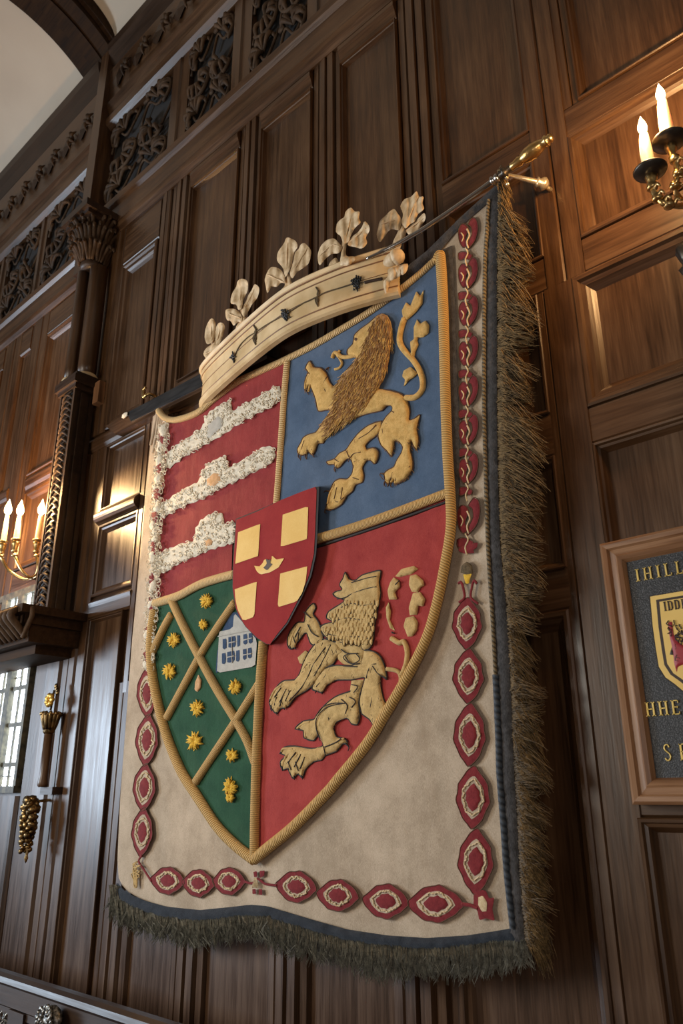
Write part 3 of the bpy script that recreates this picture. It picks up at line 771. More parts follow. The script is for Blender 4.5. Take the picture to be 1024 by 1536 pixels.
def interp(L, y, ax=1):
    L = sorted(L, key=lambda p: p[ax])
    if y <= L[0][ax]: return L[0][1-ax]
    for a, b in zip(L, L[1:]):
        if y <= b[ax]: return a[1-ax]+(b[1-ax]-a[1-ax])*(y-a[ax])/(b[ax]-a[ax]+1e-9)
    return L[-1][1-ax]
ext = [(772, 300), (785, 343), (798, 424), (805, 452), (800, 520), (800, 600), (810, 675), (808, 724), (801, 780), (803, 832), (813, 890), (792, 960), (798, 994), (810, 1087), (816, 1106), (820, 1200), (815, 1235), (831, 1309), (820, 1350), (826, 1420), (827, 1470)]
mb = MB(); y = 272.0
while y < 1415:
    tw = random.uniform(14, 38)
    ex = interp(ext, y+18)+random.uniform(-12, 12); ty = y+random.uniform(-2, 52)
    for k in range(int(tw*4.4)):
        y0 = y+random.uniform(-tw*.7, tw*.8); x0 = interp(R_out, y0)-3+random.uniform(0, 4)
        f = random.uniform(.35, 1.06)
        tx = x0+(ex-x0)*f+random.gauss(0, 3); t2 = y0+((ty-y)+(y-y0)*.55)*f*random.uniform(.6, 1.2)+random.gauss(0, 3.5)
        hh = random.uniform(-.03, .026)
        pts = [(x0, y0, -.004+random.uniform(-.006, .004)), (x0+(tx-x0)*.35, y0+(t2-y0)*.12+random.gauss(0, 2.2)-3, hh*.7+.006), (x0+(tx-x0)*.72, y0+(t2-y0)*.52+random.gauss(0, 2), hh), (tx, t2, hh*.6-.012)]
        P = [B(a, b, c) for a, b, c in pts]; P = catmull(P, 2); m_ = mpp(x0, y0)
        tube(mb, P, [r*m_ for r in (.6, .65, .65, .62, .55, .45, .25)], 3, cap=False)
    y += tw*.62
for k in range(240):            # the long loose tail at the bottom corner
    y0 = random.uniform(1330, 1425); x0 = interp(R_out, y0)+random.uniform(0, 14)
    tx = 820+random.gauss(0, 5); t2 = random.uniform(1400, 1478); f = random.uniform(.5, 1)
    P = [B(x0, y0, -.01), B(x0+(tx-x0)*.5, y0+(t2-y0)*.35, random.uniform(-.02, .015)), B(x0+(tx-x0)*f, y0+(t2-y0)*f, -.02)]
    tube(mb, catmull(P, 3), [.9*mpp(x0, y0)]*5+[.6*mpp(x0, y0), .3*mpp(x0, y0)], 3, cap=False)
tag(mb.build('side_fringe', 'fringe_brown', ban), label='shaggy brown side fringe', kind='stuff')
mb = MB()
hl = sorted(hem_lo, key=lambda p: p[0])
for lay in range(3):
    x0 = 164.0
    while x0 < 789:
        x0 += random.uniform(1.1, 2.3)
        y0 = interp(hl, x0, 0)-4+random.uniform(-2, 3)-lay
        if x0 < 178: y0 = 1338+random.uniform(-12, 12)
        sc = .78 if x0 < 300 else .78+.22*min(1, (x0-300)/250)
        L = sc*(52+7*math.sin(x0*.045+lay)+9*noise.noise(Vector((x0*.09, 2+lay, 0))))*random.uniform(.72, 1.08)
        a1 = random.gauss(0, 3.4)+2.5*math.sin(x0*.12); a2 = a1+random.gauss(0, 4); a3 = a2+random.gauss(0, 5)
        hh = random.uniform(-.006, .006)+.010*(1-lay); m_ = mpp(x0, y0)
        for j in range(3):
            sp_ = random.uniform(-2.2, 2.2); sq = random.uniform(-.003, .003); LL = L*random.uniform(.8, 1.05)
            P = [B(x0+sp_, y0, sq+.004), B(x0+sp_+a1*.5+random.gauss(0, .6), y0+LL*.33, hh+sq+.004), B(x0+sp_*.7+a2*.7+random.gauss(0, .8), y0+LL*.66, hh+sq), B(x0+sp_*1.5+a3+random.gauss(0, 1.2), y0+LL, hh*.6+sq)]
            tube(mb, catmull(P, 2), [r*m_ for r in (.7, .72, .72, .7, .62, .5, .25)], 3, cap=False)
tag(mb.build('bottom_fringe', 'fringe_grey', ban), label='dark grey green bottom fringe', kind='stuff')

# shield fields
fTL = [(247, 630), (268, 632), (298, 620), (322, 600), (356, 576), (428, 544), (421, 650), (414, 752), (349, 790), (347, 866), (300, 880), (233, 905), (236, 800), (243, 720)]
fTR = [(430, 540), (500, 503), (560, 466), (620, 421), (660, 387), (664, 480), (668, 600), (673, 740), (564, 782), (474, 812), (470, 760), (412, 752), (421, 650)]
fBL = [(233, 904), (267, 896), (304, 876), (352, 862), (392, 960), (388, 1060), (382, 1204), (380, 1290), (353, 1270), (325, 1241), (296, 1195), (273, 1161), (253, 1112), (241, 1072), (230, 1026), (227, 989), (228, 940)]
fBR = [(474, 812), (564, 782), (673, 742), (676, 780), (668, 842), (655, 905), (639, 958), (611, 1014), (580, 1067), (549, 1117), (505, 1171), (489, 1192), (440, 1244), (400, 1277), (380, 1290), (382, 1204), (388, 1060), (394, 940), (440, 880)]
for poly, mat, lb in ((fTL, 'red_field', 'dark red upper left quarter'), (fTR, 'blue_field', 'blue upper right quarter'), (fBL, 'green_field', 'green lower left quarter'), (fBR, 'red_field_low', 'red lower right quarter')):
    mb = MB(); relief(mb, poly, B, .004, 0, 5, 12, .001, .02, nz=.004, nzs=.03)
    tag(mb.build('shield_quarter', mat, ban), label=lb)
# corded borders
def cordpart(pts, h, r, mat, name='cord_border', label=None, **k):
    mb = MB(); rope(mb, pts, h, r, **k); o = mb.build(name, mat, ban)
    if label: tag(o, label=label)
    return o
top = [(238, 616), (245, 625), (256, 630), (273, 628), (298, 618), (322, 598), (356, 573), (390, 557), (425, 541), (465, 521), (500, 501), (560, 464), (620, 419), (659, 384)]
cordpart(top, .012, 4.6, 'rope_pale')
cordpart([(655, 392), (660, 386), (664, 450), (666, 520), (668, 600), (671, 680), (675, 742), (676, 790), (668, 842), (655, 905), (639, 958), (611, 1014), (580, 1067), (549, 1117), (505, 1171), (489, 1190), (440, 1240), (400, 1273), (381, 1289)], .016, 7.6, 'rope_gold', flat=.8)
cordpart([(381, 1290), (353, 1268), (325, 1239), (296, 1195), (273, 1159), (253, 1112), (241, 1072), (231, 1026), (226, 989), (227, 950), (232, 915)], .014, 7.2, 'rope_gold', flat=.8)
cordpart([(431, 538), (427, 580), (422, 650), (417, 720), (414, 756)], .011, 5.2, 'rope_pale', flat=.5)
cordpart([(474, 809), (520, 795), (564, 780), (610, 763), (664, 742), (672, 739)], .014, 7.2, 'rope_wrap', flat=.8)
cordpart([(232, 905), (267, 894), (304, 875), (352, 861)], .012, 6.5, 'rope_pale', flat=.8)
cordpart([(395, 962), (391, 1010), (388, 1060), (384, 1150), (382, 1230), (381, 1288)], .014, 7.2, 'rope_wrap', flat=.8)
for pts in ([(257, 899), (275, 938), (299, 985), (325, 1033), (353, 1079), (370, 1110), (382, 1143)], [(352, 904), (325, 943), (302, 980), (275, 1030), (250, 1077)],
            [(389, 1024), (370, 1055), (353, 1082), (320, 1132), (293, 1173)], [(257, 922), (244, 945), (229, 978)]):
    cordpart(pts, .012, 6.2, 'rope_wrap', 'lattice_cord', flat=.8)
# painted shadow: a dark line under the cord below the blue quarter
mb = MB(); rope(mb, [(476, 820), (564, 791), (672, 752)], .007, 2.4, 6); mb.build('cord_shadow_line', 'black_line', ban)

# lace cloud bands with crown-like bumps
def lace_band(poly, label=None, stone=None, smat='linen'):
    mb = MB(); pts = catmull([(a, b, 0) for a, b in poly], 4, True)
    O = [(p.x+1.2*math.sin(i*1.9), p.y+1.6*math.sin(i*2.3)) for i, p in enumerate(pts)]
    relief(mb, O, B, .006, .007, 4, 3.2, .002, .006, nz=.006, nzs=.35)
    xs_ = [p[0] for p in O]; ys_ = [p[1] for p in O]
    n_ = 0
    while n_ < (max(xs_)-min(xs_))*(1.05):
        q = (random.uniform(min(xs_), max(xs_)), random.uniform(min(ys_), max(ys_)))
        if not inside(q, O): continue
        n_ += 1; r = random.uniform(1.8, 4.2); a0 = random.uniform(0, 6.28)
        sp = [B(q[0]+r*(1-k*.09)*math.cos(a0+k*.8), q[1]+r*(1-k*.09)*math.sin(a0+k*.8), .015+.0006*k) for k in range(9)]
        tube(mb, sp, [.0022]*8+[.001], 5)
    o = mb.build('cloud_band', 'lace', ban)
    if label: tag(o, label=label)
    if stone:
        mb = MB(); relief(mb, stone, B, .016, .005, 6, 3, .001, .004); mb.build('stone_inset', smat, o)
    return o
Z4 = lambda L: T(200, 540, 4.096, L)
lace_band(Z4([(200, 600), (240, 540), (330, 480), (420, 415), (440, 350), (490, 300), (560, 265), (598, 245), (605, 310), (660, 280), (740, 240), (830, 185), (900, 160), (895, 250), (820, 300), (740, 340), (640, 400), (560, 455), (450, 515), (360, 565), (280, 620), (210, 668)]),
          'upper cream lace cloud band', Z4([(455, 400), (520, 345), (550, 365), (545, 410), (480, 470), (455, 480)]), 'house_grey')
lace_band(Z4([(160, 905), (220, 850), (330, 780), (400, 745), (420, 680), (470, 630), (530, 600), (570, 595), (580, 655), (640, 630), (720, 585), (810, 530), (865, 550), (862, 620), (790, 665), (700, 710), (610, 755), (520, 795), (430, 850), (330, 890), (240, 935), (175, 975)]),
          'middle cream lace cloud band', Z4([(450, 735), (490, 695), (530, 700), (535, 740), (490, 780), (455, 770)]), 'bud_pink')
lace_band(Z4([(135, 1220), (200, 1170), (300, 1125), (370, 1110), (385, 1030), (430, 970), (500, 940), (550, 950), (560, 1010), (620, 990), (622, 1110), (560, 1140), (480, 1165), (400, 1200), (310, 1235), (230, 1280), (140, 1322)]),
          'lower cream lace cloud band', Z4([(435, 1110), (460, 1095), (485, 1110), (480, 1135), (445, 1145)]), 'bud_pink')

# ---------------- lions
def lion(label, pieces, mat='lion_gold'):
    root = MB()
    for poly, sn, H in pieces[0]: relief(root, poly, B, .006, H, 9, 3.0, .002, .006, smooth_n=sn, nz=.003, nzs=.12)
    o = root.build('lion', mat, ban); tag(o, label=label)
    return o
Z2 = lambda L: T(400, 400, 3.413, L)
mane = Z2([(560, 255), (590, 240), (615, 250), (632, 280), (640, 330), (641, 380), (632, 430), (625, 480), (610, 540), (592, 585), (570, 622), (540, 670), (500, 715), (440, 765), (400, 790), (350, 830), (330, 850), (305, 850), (290, 800), (310, 760), (335, 720), (345, 680), (345, 620), (370, 580), (395, 545), (430, 510), (462, 470), (490, 410), (505, 360), (520, 310)])
bodyA = Z2([(520, 290), (560, 255), (600, 245), (640, 330), (632, 430), (610, 540), (570, 622), (620, 632), (680, 648), (708, 668), (725, 700), (733, 745), (728, 785), (755, 778), (785, 755), (775, 800), (768, 835), (776, 870), (778, 900), (765, 940), (750, 915), (738, 890), (736, 945), (748, 1000), (745, 1040), (715, 1085), (680, 1105), (655, 1116), (645, 1090), (632, 1095), (620, 1115), (607, 1100), (600, 1060), (620, 1040), (650, 1025), (665, 990), (690, 950), (695, 920), (675, 895), (655, 890), (650, 930), (638, 972), (612, 940), (585, 915), (570, 870), (572, 830), (590, 800), (612, 765), (642, 735), (638, 712), (612, 712), (590, 737), (530, 750), (470, 768), (400, 800), (350, 835), (330, 860), (300, 880), (290, 905), (262, 905), (250, 940), (232, 967), (212, 945), (190, 965), (165, 962), (155, 935), (175, 900), (185, 875), (215, 858), (250, 848), (275, 815), (300, 775), (330, 735), (300, 735), (262, 740), (250, 680), (235, 640), (218, 605), (197, 640), (192, 600), (200, 565), (212, 540), (197, 520), (208, 495), (222, 482), (240, 515), (275, 518), (305, 545), (322, 590), (345, 615), (370, 580), (395, 545), (430, 505), (462, 470), (440, 462), (412, 450), (412, 425), (440, 395), (448, 350), (480, 318)])
legA = Z2([(585, 790), (520, 812), (470, 850), (430, 900), (405, 938), (370, 955), (345, 985), (303, 998), (320, 1015), (345, 1010), (355, 1032), (375, 1025), (390, 1005), (410, 985), (428, 985), (442, 1020), (435, 1060), (410, 1088), (375, 1085), (345, 1100), (325, 1140), (315, 1190), (300, 1242), (340, 1242), (385, 1215), (410, 1172), (440, 1150), (455, 1115), (490, 1105), (497, 1065), (490, 1030), (512, 992), (535, 995), (552, 1012), (568, 985), (572, 945), (545, 926), (510, 935), (505, 915), (530, 888), (565, 862), (590, 830)])
lA = lion('gold lion with brown mane on blue, head thrown back', [[(bodyA, 0, .013), (legA, 0, .010)]])
mb = MB()
rope(mb, Z2([(712, 672), (760, 668), (795, 630), (798, 580), (782, 530), (752, 482), (715, 442), (690, 408), (680, 370), (690, 310), (705, 265)]), .010, 4.2, 8)
rope(mb, Z2([(745, 462), (755, 410), (765, 365)]), .010, 3.6, 8)
for pl in ([(700, 275), (690, 225), (712, 182), (735, 200), (765, 125), (785, 150), (802, 120), (797, 190), (762, 235), (720, 272)], [(752, 365), (752, 310), (768, 270), (785, 292), (812, 275), (832, 300), (828, 342), (800, 362)],
           [(738, 445), (733, 385), (765, 362), (778, 400), (758, 442)], [(772, 545), (735, 512), (700, 532), (692, 562), (708, 578), (700, 614), (732, 578), (755, 565)]):
    relief(mb, Z2(pl), B, .008, .008, 5, 2.6, .001, .005)
mb.build('tail', 'lion_gold', lA)
mb = MB(); rope(mb, Z2([(455, 452), (420, 462), (385, 462), (350, 440), (335, 468)]), .010, 3.2, 7); rope(mb, Z2([(372, 470), (385, 495), (372, 518), (348, 526)]), .010, 2.0, 7); rope(mb, Z2([(372, 465), (360, 450), (375, 430)]), .010, 2.2, 7)
mb.build('tongue', 'lion_gold', lA)
mb = MB(); relief(mb, mane, B, .012, .012, 10, 3, .001, .004, nz=.006, nzs=.3)
xs_ = [p[0] for p in mane]; ys_ = [p[1] for p in mane]; n_ = 0
cand = []; mlt = MB()
while len(cand) < 1100:
    q = (random.uniform(min(xs_), max(xs_)), random.uniform(min(ys_), max(ys_)))
    if inside(q, mane): cand.append(q)
dd = seg_dist(cand, mane)
for q, d in zip(cand, dd):
    fy = (q[1]-470)/180.0; an = math.radians(100+24*min(1, max(0, fy))+random.gauss(0, 8)); L = random.uniform(11, 22)
    h = .013+.012*math.sqrt(max(0, 1-(1-min(d/10, 1))**2))
    P = [B(q[0], q[1], h+.001), B(q[0]+L*.4*math.cos(an), q[1]+L*.4*math.sin(an), h+.004), B(q[0]+L*math.cos(an+.15), q[1]+L*math.sin(an+.15), h*.75)]
    tube(mlt if random.random() < .42 else mb, catmull(P, 2), [.0014, .0018, .0017, .0012, .0005], 4, cap=False)
mn = tag(mb.build('mane', 'mane', lA), label='shaggy brown mane')
E_ = resample([Vector((x, y, 0)) for x, y in mane], 2.2, True)      # locks breaking the edge of the mane
for i, p in enumerate(E_):
    an = math.radians(108+random.gauss(0, 22)); L = random.uniform(5, 12)
    if p.x > 545 and p.y < 520: an = math.radians(random.uniform(60, 95))
    tube(mlt if i % 2 else mlt, catmull([B(p.x, p.y, .012), B(p.x+L*.5*math.cos(an), p.y+L*.5*math.sin(an), .014), B(p.x+L*math.cos(an), p.y+L*math.sin(an), .008)], 2), [.0014, .0016, .0014, .001, .0004], 4, cap=False)
mlt.build('mane_highlight_hair', 'lion_gold', mn)
def outline(mb, polys, h=.009, r=.75):
    for p in polys: rope(mb, list(p), h, r, 5, step=.02, n=2, closed=True)
mb = MB(); outline(mb, [bodyA, legA], r=1.0)
for c in ([(205, 900), (190, 940)], [(225, 900), (215, 940)], [(250, 895), (240, 930)], [(210, 540), (225, 560)], [(350, 1150), (345, 1190), (365, 1205), (395, 1180)], [(620, 1060), (632, 1090)], [(655, 1050), (660, 1080)], [(345, 985), (370, 1000)], [(450, 365), (462, 385)], [(430, 440), (455, 445)], [(175, 965), (172, 992)], [(207, 950), (203, 985)], [(232, 950), (240, 975)], [(596, 1090), (580, 1070)], [(625, 1110), (618, 1128)], [(300, 1240), (330, 1248)], [(345, 1025), (350, 1045)], [(460, 800), (400, 930)][:0] or [(445, 1000), (505, 985)], [(660, 880), (640, 850), (640, 820)], [(300, 870), (280, 880)]):
    rope(mb, Z2(c), .016, .7, 5, step=.02)
relief(mb, Z2([(445, 372), (455, 362), (468, 370), (458, 382)]), B, .018, .002, 2, 1.6, .001, .002)
mb.build('dark_outline', 'thread_brown', lA)

def strokes(mb, poly, n, ang, L, seed, h=.006, H=.012, sp=20):
    q = random.Random(seed); xs = [p[0] for p in poly]; ys = [p[1] for p in poly]; c = []
    while len(c) < n:
        t = (q.uniform(min(xs), max(xs)), q.uniform(min(ys), max(ys)))
        if inside(t, poly): c.append(t)
    for t, d in zip(c, seg_dist(c, poly)):
        if d < 1.2: continue
        a = math.radians(ang+q.gauss(0, sp)); l = L*q.uniform(.5, 1.2)
        hh = h+.0012+H*math.sqrt(max(0, 1-(1-min(d/9, 1))**2))
        e = (t[0]+l*math.cos(a), t[1]+l*math.sin(a))
        if not inside(e, poly): continue
        d2 = seg_dist([e], poly)[0]; h2 = h+.0012+H*math.sqrt(max(0, 1-(1-min(d2/9, 1))**2))
        tube(mb, [B(t[0], t[1], hh), B((t[0]+e[0])/2, (t[1]+e[1])/2, max(hh, h2)), B(e[0], e[1], h2)], [.0006, .0008, .0004], 4, cap=False)
mb = MB(); strokes(mb, legA, 60, 120, 7, 1, H=.010); strokes(mb, bodyA, 150, 110, 8, 2)
for i, p in enumerate(resample([Vector((x, y, 0)) for x, y in bodyA], 3.0, True)):
    if (p.x > 565 and p.y > 625) or (p.x < 475 and p.y < 620):
        an = math.radians(random.uniform(40, 130)); L = random.uniform(2, 5.5)
        tube(mb, [B(p.x, p.y, .010), B(p.x+L*math.cos(an), p.y+L*math.sin(an), .007)], [.0012, .0004], 4, cap=False)
mb.build('fur_stitching', 'mane', lA)
mb = MB()          # toes: raised pads over the paws with dark divisions, and curved claws
for n_, (c, r) in enumerate((([(200, 885), (185, 925), (165, 955)], 3.0), ([(222, 880), (212, 925), (198, 958)], 3.0), ([(248, 872), (240, 915), (234, 955)], 3.0), ([(275, 862), (278, 885)], 2.8),
             ([(215, 560), (200, 590), (198, 625)], 2.6), ([(235, 575), (222, 600), (214, 640)], 2.4), ([(222, 520), (215, 500)], 2.2), ([(350, 1005), (318, 1005)], 2.2), ([(372, 1000), (352, 1022)], 2.2),
             ([(345, 1130), (325, 1160), (312, 1215)], 3.0), ([(372, 1130), (360, 1170), (330, 1230)], 3.0), ([(400, 1130), (392, 1170), (372, 1208)], 3.0),
             ([(635, 1050), (618, 1080), (612, 1098)], 2.6), ([(655, 1050), (645, 1085), (636, 1105)], 2.6), ([(680, 1050), (668, 1085), (655, 1108)], 2.6))):
    rope(mb, Z2(c), .0135, r*.72, 7)
    if n_+1 in (4, 7, 9, 12, 15): mb.build('paw', 'lion_gold', lA); mb = MB()
for c in ([(165, 955), (160, 972), (170, 985)], [(198, 958), (196, 975), (206, 988)], [(234, 955), (236, 968), (246, 976)], [(300, 528), (316, 515), (312, 540)], [(205, 640), (215, 655)], [(300, 1240), (296, 1258), (306, 1262)], [(318, 1150), (300, 1148), (292, 1158)], [(604, 1100), (600, 1118), (610, 1126)], [(636, 1106), (634, 1124), (644, 1130)], [(600, 1062), (582, 1058), (578, 1070)], [(345, 1035), (350, 1052)]):
    P_ = catmull([B(x, y, .010) for x, y in Z2(c)], 3); tube(mb, P_, [.0034*(1-.85*i/len(P_)) for i in range(len(P_))], 6); mb.build('claw', 'thread_brown', lA); mb = MB()
for c in ([(190, 890), (175, 940)], [(211, 885), (204, 945)], [(237, 880), (228, 940)], [(262, 870), (262, 900)], [(358, 1130), (344, 1190)], [(386, 1130), (378, 1190)], [(644, 1052), (632, 1092)], [(668, 1050), (656, 1096)], [(415, 1000), (440, 960), (480, 950)], [(590, 830), (600, 870), (625, 900)], [(700, 850), (720, 900), (735, 900)], [(610, 800), (650, 860), (680, 880)], [(640, 740), (670, 760)], [(440, 1080), (470, 1090)], [(405, 940), (425, 985)], [(310, 560), (290, 600), (300, 640)], [(560, 810), (520, 850), (470, 880)], [(690, 1000), (715, 1030), (735, 1020)]):
    rope(mb, Z2(c), .0185, .75, 5, step=.02)
mb.build('crease_stitching', 'thread_brown', lA)
Z3 = lambda L: T(380, 780, 3.2, L)
headB = Z3([(440, 250), (460, 285), (490, 290), (520, 265), (570, 250), (613, 243), (603, 300), (612, 350), (602, 400), (592, 450), (580, 520), (577, 570), (562, 612), (530, 627), (500, 595), (470, 600), (430, 590), (380, 582), (345, 560), (315, 520), (340, 500), (385, 488), (350, 472), (360, 440), (410, 408), (440, 385), (400, 372), (380, 355), (400, 342), (428, 335), (412, 310), (430, 280)])
foreB1 = Z3([(285, 400), (250, 440), (245, 490), (212, 490), (185, 520), (165, 560), (163, 600), (183, 622), (210, 590), (240, 550), (255, 540), (272, 590), (295, 602), (335, 585), (325, 515), (300, 470), (285, 450), (300, 420)])
foreB2 = Z3([(295, 595), (262, 640), (237, 690), (220, 740), (195, 768), (150, 770), (120, 790), (85, 840), (76, 880), (92, 912), (112, 930), (130, 905), (168, 895), (200, 852), (250, 822), (290, 790), (322, 750), (345, 712), (385, 690), (410, 650), (440, 640), (400, 590), (340, 570)])
bodyB = Z3([(530, 625), (575, 630), (610, 655), (630, 700), (642, 768), (612, 745), (612, 800), (625, 860), (643, 905), (640, 950), (600, 1000), (570, 1038), (575, 990), (555, 955), (520, 930), (508, 870), (520, 810), (535, 755), (470, 768), (400, 768), (352, 795), (330, 830), (305, 820), (280, 812), (300, 755), (340, 712), (400, 697), (470, 700), (510, 680), (525, 650)])
legB = Z3([(510, 815), (440, 830), (390, 850), (340, 890), (300, 940), (290, 958), (240, 965), (198, 1002), (240, 1010), (242, 1045), (290, 1060), (312, 1030), (335, 1083), (280, 1097), (200, 1085), (150, 1090), (128, 1120), (158, 1132), (128, 1160), (140, 1202), (165, 1192), (188, 1242), (214, 1217), (235, 1240), (250, 1197), (290, 1160), (330, 1152), (345, 1130), (400, 1110), (430, 1072), (452, 1078), (442, 1050), (400, 1042), (385, 1000), (400, 970), (450, 950), (470, 978), (500, 982), (512, 935), (505, 880)])
chestB = Z3([(385, 570), (430, 585), (500, 590), (535, 622), (528, 685), (500, 700), (430, 692), (392, 655)])
lB = lion('gold lion with curled mane on red', [[(chestB, 0, .006), (headB, 0, .012), (foreB1, 0, .008), (foreB2, 0, .011), (bodyB, 0, .012), (legB, 0, .010)]], 'old_gold')
mb = MB()
rope(mb, Z3([(640, 715), (690, 725), (708, 760), (695, 810), (668, 850)]), .009, 3.4, 7); rope(mb, Z3([(712, 745), (733, 690), (738, 630), (722, 585), (700, 590), (662, 568)]), .010, 4.0, 8)
for pl in ([(740, 560), (720, 510), (730, 470), (770, 460), (790, 490), (785, 530), (765, 558)], [(750, 458), (745, 420), (765, 350), (800, 345), (825, 380), (815, 415), (792, 412), (785, 455)],
           [(760, 345), (745, 310), (750, 268), (780, 260), (815, 290), (820, 315), (800, 325), (790, 347)], [(680, 270), (710, 235), (770, 220), (790, 235), (760, 260), (700, 274)],
           [(672, 275), (700, 290), (705, 320), (680, 345), (690, 382), (650, 382), (643, 340), (655, 300)], [(648, 395), (660, 440), (655, 480), (680, 532), (655, 520), (638, 470), (635, 420)]):
    relief(mb, Z3(pl), B, .007, .008, 5, 2.6, .001, .005)
mb.build('tail', 'old_gold', lB)
mb = MB()
mbt = MB()
for pl in ([(470, 770), (530, 765), (520, 800), (505, 880), (512, 935), (500, 980), (470, 975), (455, 900), (430, 870), (460, 840)], [(212, 660), (250, 625), (265, 640), (240, 690), (222, 690)]):
    mbt = MB(); relief(mbt, Z3(pl), B, .007, .006, 5, 2.6, .001, .005, nz=.005, nzs=.4); mbt.build('fur_tuft', 'old_gold', lB)
rr_ = random.Random(3)
mdk = MB(); yy = 392; row = 0      # overlapping rows of curled locks
while yy < 600:
    x = 345+(row % 2)*10
    while x < 600:
        jx, jy = rr_.uniform(-3, 3), rr_.uniform(-3, 3); c = Z3([(x+jx, yy+jy)])[0]
        if inside(c, headB) and seg_dist([c], headB)[0] > 2.0:
            w_ = rr_.uniform(7, 10); l_ = rr_.uniform(18, 27); sk = rr_.uniform(-5, 5)
            tp = Z3([(x+jx-w_, yy+jy-6), (x+jx+w_, yy+jy-8), (x+jx+w_*.9+sk*.5, yy+jy+l_*.5), (x+jx+sk, yy+jy+l_), (x+jx-w_*.9+sk*.5, yy+jy+l_*.5)])
            relief(mb, tp, B, .017, .005, 3, 1.6, .0005, .003, smooth_n=3)
            rope(mdk, tp[1:]+[tp[0]], .0185, .55, 4, step=.02, n=2)
        x += 19
    yy += 21; row += 1
mdk.build('mane_stitching', 'black_line', lB)
mb.build('mane', 'old_gold', lB)
mb = MB()
for n_, (c, r) in enumerate((([(150, 800), (115, 830), (90, 885)], 3.2), ([(165, 810), (135, 850), (115, 905)], 3.2), ([(185, 820), (165, 855), (150, 900)], 3.2), ([(140, 790), (105, 815), (82, 860)], 2.8),
             ([(215, 510), (190, 550), (175, 600)], 2.6), ([(235, 515), (212, 560), (195, 610)], 2.6), ([(290, 800), (310, 775)], 2.4), ([(310, 815), (330, 785)], 2.4), ([(330, 820), (350, 785)], 2.4),
             ([(190, 1110), (160, 1130), (140, 1180)], 3.0), ([(215, 1120), (185, 1160), (168, 1185)], 3.0), ([(235, 1130), (212, 1170), (195, 1225)], 3.0), ([(255, 1140), (240, 1180), (230, 1225)], 3.0), ([(190, 1100), (145, 1098), (135, 1112)], 2.6),
             ([(270, 970), (235, 980), (210, 1000)], 2.4), ([(285, 990), (255, 1015), (250, 1045)], 2.4), ([(400, 1060), (435, 1050)], 2.6))):
    rope(mb, Z3(c), .0135, r*.72, 7)
    if n_+1 in (4, 6, 9, 14, 16, 17): mb.build('paw', 'old_gold', lB); mb = MB()
for c in ([(90, 885), (82, 905), (88, 918)], [(115, 905), (110, 925), (114, 940)], [(150, 900), (148, 912)], [(82, 860), (74, 875)], [(175, 600), (180, 622)], [(195, 610), (205, 622)], [(140, 1180), (138, 1205)], [(168, 1185), (170, 1200)], [(195, 1225), (196, 1248)], [(230, 1225), (236, 1245)], [(135, 1112), (125, 1122)], [(440, 1072), (458, 1090), (452, 1110)], [(300, 820), (298, 832)], [(325, 825), (330, 836)], [(665, 540), (678, 545)]):
    P_ = catmull([B(x, y, .011) for x, y in Z3(c)], 3); tube(mb, P_, [.0036*(1-.85*i/len(P_)) for i in range(len(P_))], 6); mb.build('claw', 'black_line', lB); mb = MB()
for c in ([(132, 805), (100, 850)], [(158, 810), (125, 875)], [(176, 818), (152, 870)], [(225, 512), (200, 560)], [(202, 1115), (165, 1165)], [(226, 1125), (195, 1185)], [(246, 1138), (222, 1195)], [(300, 940), (330, 900), (380, 880), (440, 880)], [(420, 860), (450, 890), (440, 930)], [(460, 850), (490, 870), (470, 900)], [(470, 790), (500, 800), (480, 830)], [(540, 760), (560, 700), (590, 690)], [(300, 1000), (320, 1060)], [(340, 1090), (390, 1070), (420, 1050)], [(260, 500), (280, 540), (310, 560)], [(240, 440), (275, 470)], [(430, 700), (500, 705)], [(350, 740), (330, 770)], [(570, 850), (560, 900)], [(440, 655), (470, 690), (510, 690)], [(420, 620), (450, 640), (500, 640)]):
    rope(mb, Z3(c), .0195, .85, 5, step=.02)
mb.build('crease_stitching', 'black_line', lB)
mb = MB(); strokes(mb, bodyB, 60, 100, 6, 4); strokes(mb, foreB2, 80, 120, 7, 5); strokes(mb, legB, 90, 100, 6, 6, H=.010); strokes(mb, foreB1, 40, 100, 5, 7, H=.008)
outline(mb, [headB, foreB1, foreB2, bodyB, legB], r=1.1)
for c in ([(345, 610), (290, 690), (240, 790), (170, 870)], [(370, 600), (330, 680), (290, 750)], [(110, 850), (100, 890)], [(140, 850), (125, 895)], [(165, 1160), (180, 1200)], [(200, 1160), (215, 1205)], [(310, 1040), (300, 960), (350, 900), (430, 880)], [(345, 1130), (335, 1085)], [(400, 380), (440, 372), (480, 350), (540, 330), (590, 320)], [(420, 420), (470, 400), (520, 410), (580, 400)], [(390, 485), (450, 470), (520, 480), (580, 470)], [(350, 545), (420, 560), (500, 560), (560, 570)], [(300, 800), (320, 780)], [(190, 560), (200, 590)], [(215, 540), (215, 575)], [(570, 700), (600, 740), (640, 760)], [(470, 300), (540, 280), (590, 270)], [(460, 640), (430, 660), (470, 690), (510, 670), (490, 640)], [(700, 290), (680, 310)]):
    rope(mb, Z3(c), .0195, .8, 5, step=.02)
for k in range(0):
    q = (rr_.uniform(330, 590), rr_.uniform(280, 610)); z_ = Z3([q])[0]
    if inside(z_, headB): rope(mb, [z_, (z_[0]+rr_.uniform(-5, 2), z_[1]+rr_.uniform(1, 5)), (z_[0]+rr_.uniform(-6, 6), z_[1]+rr_.uniform(4, 8))], .0205, .6, 5, step=.02)
mb.build('dark_outline', 'black_line', lB)

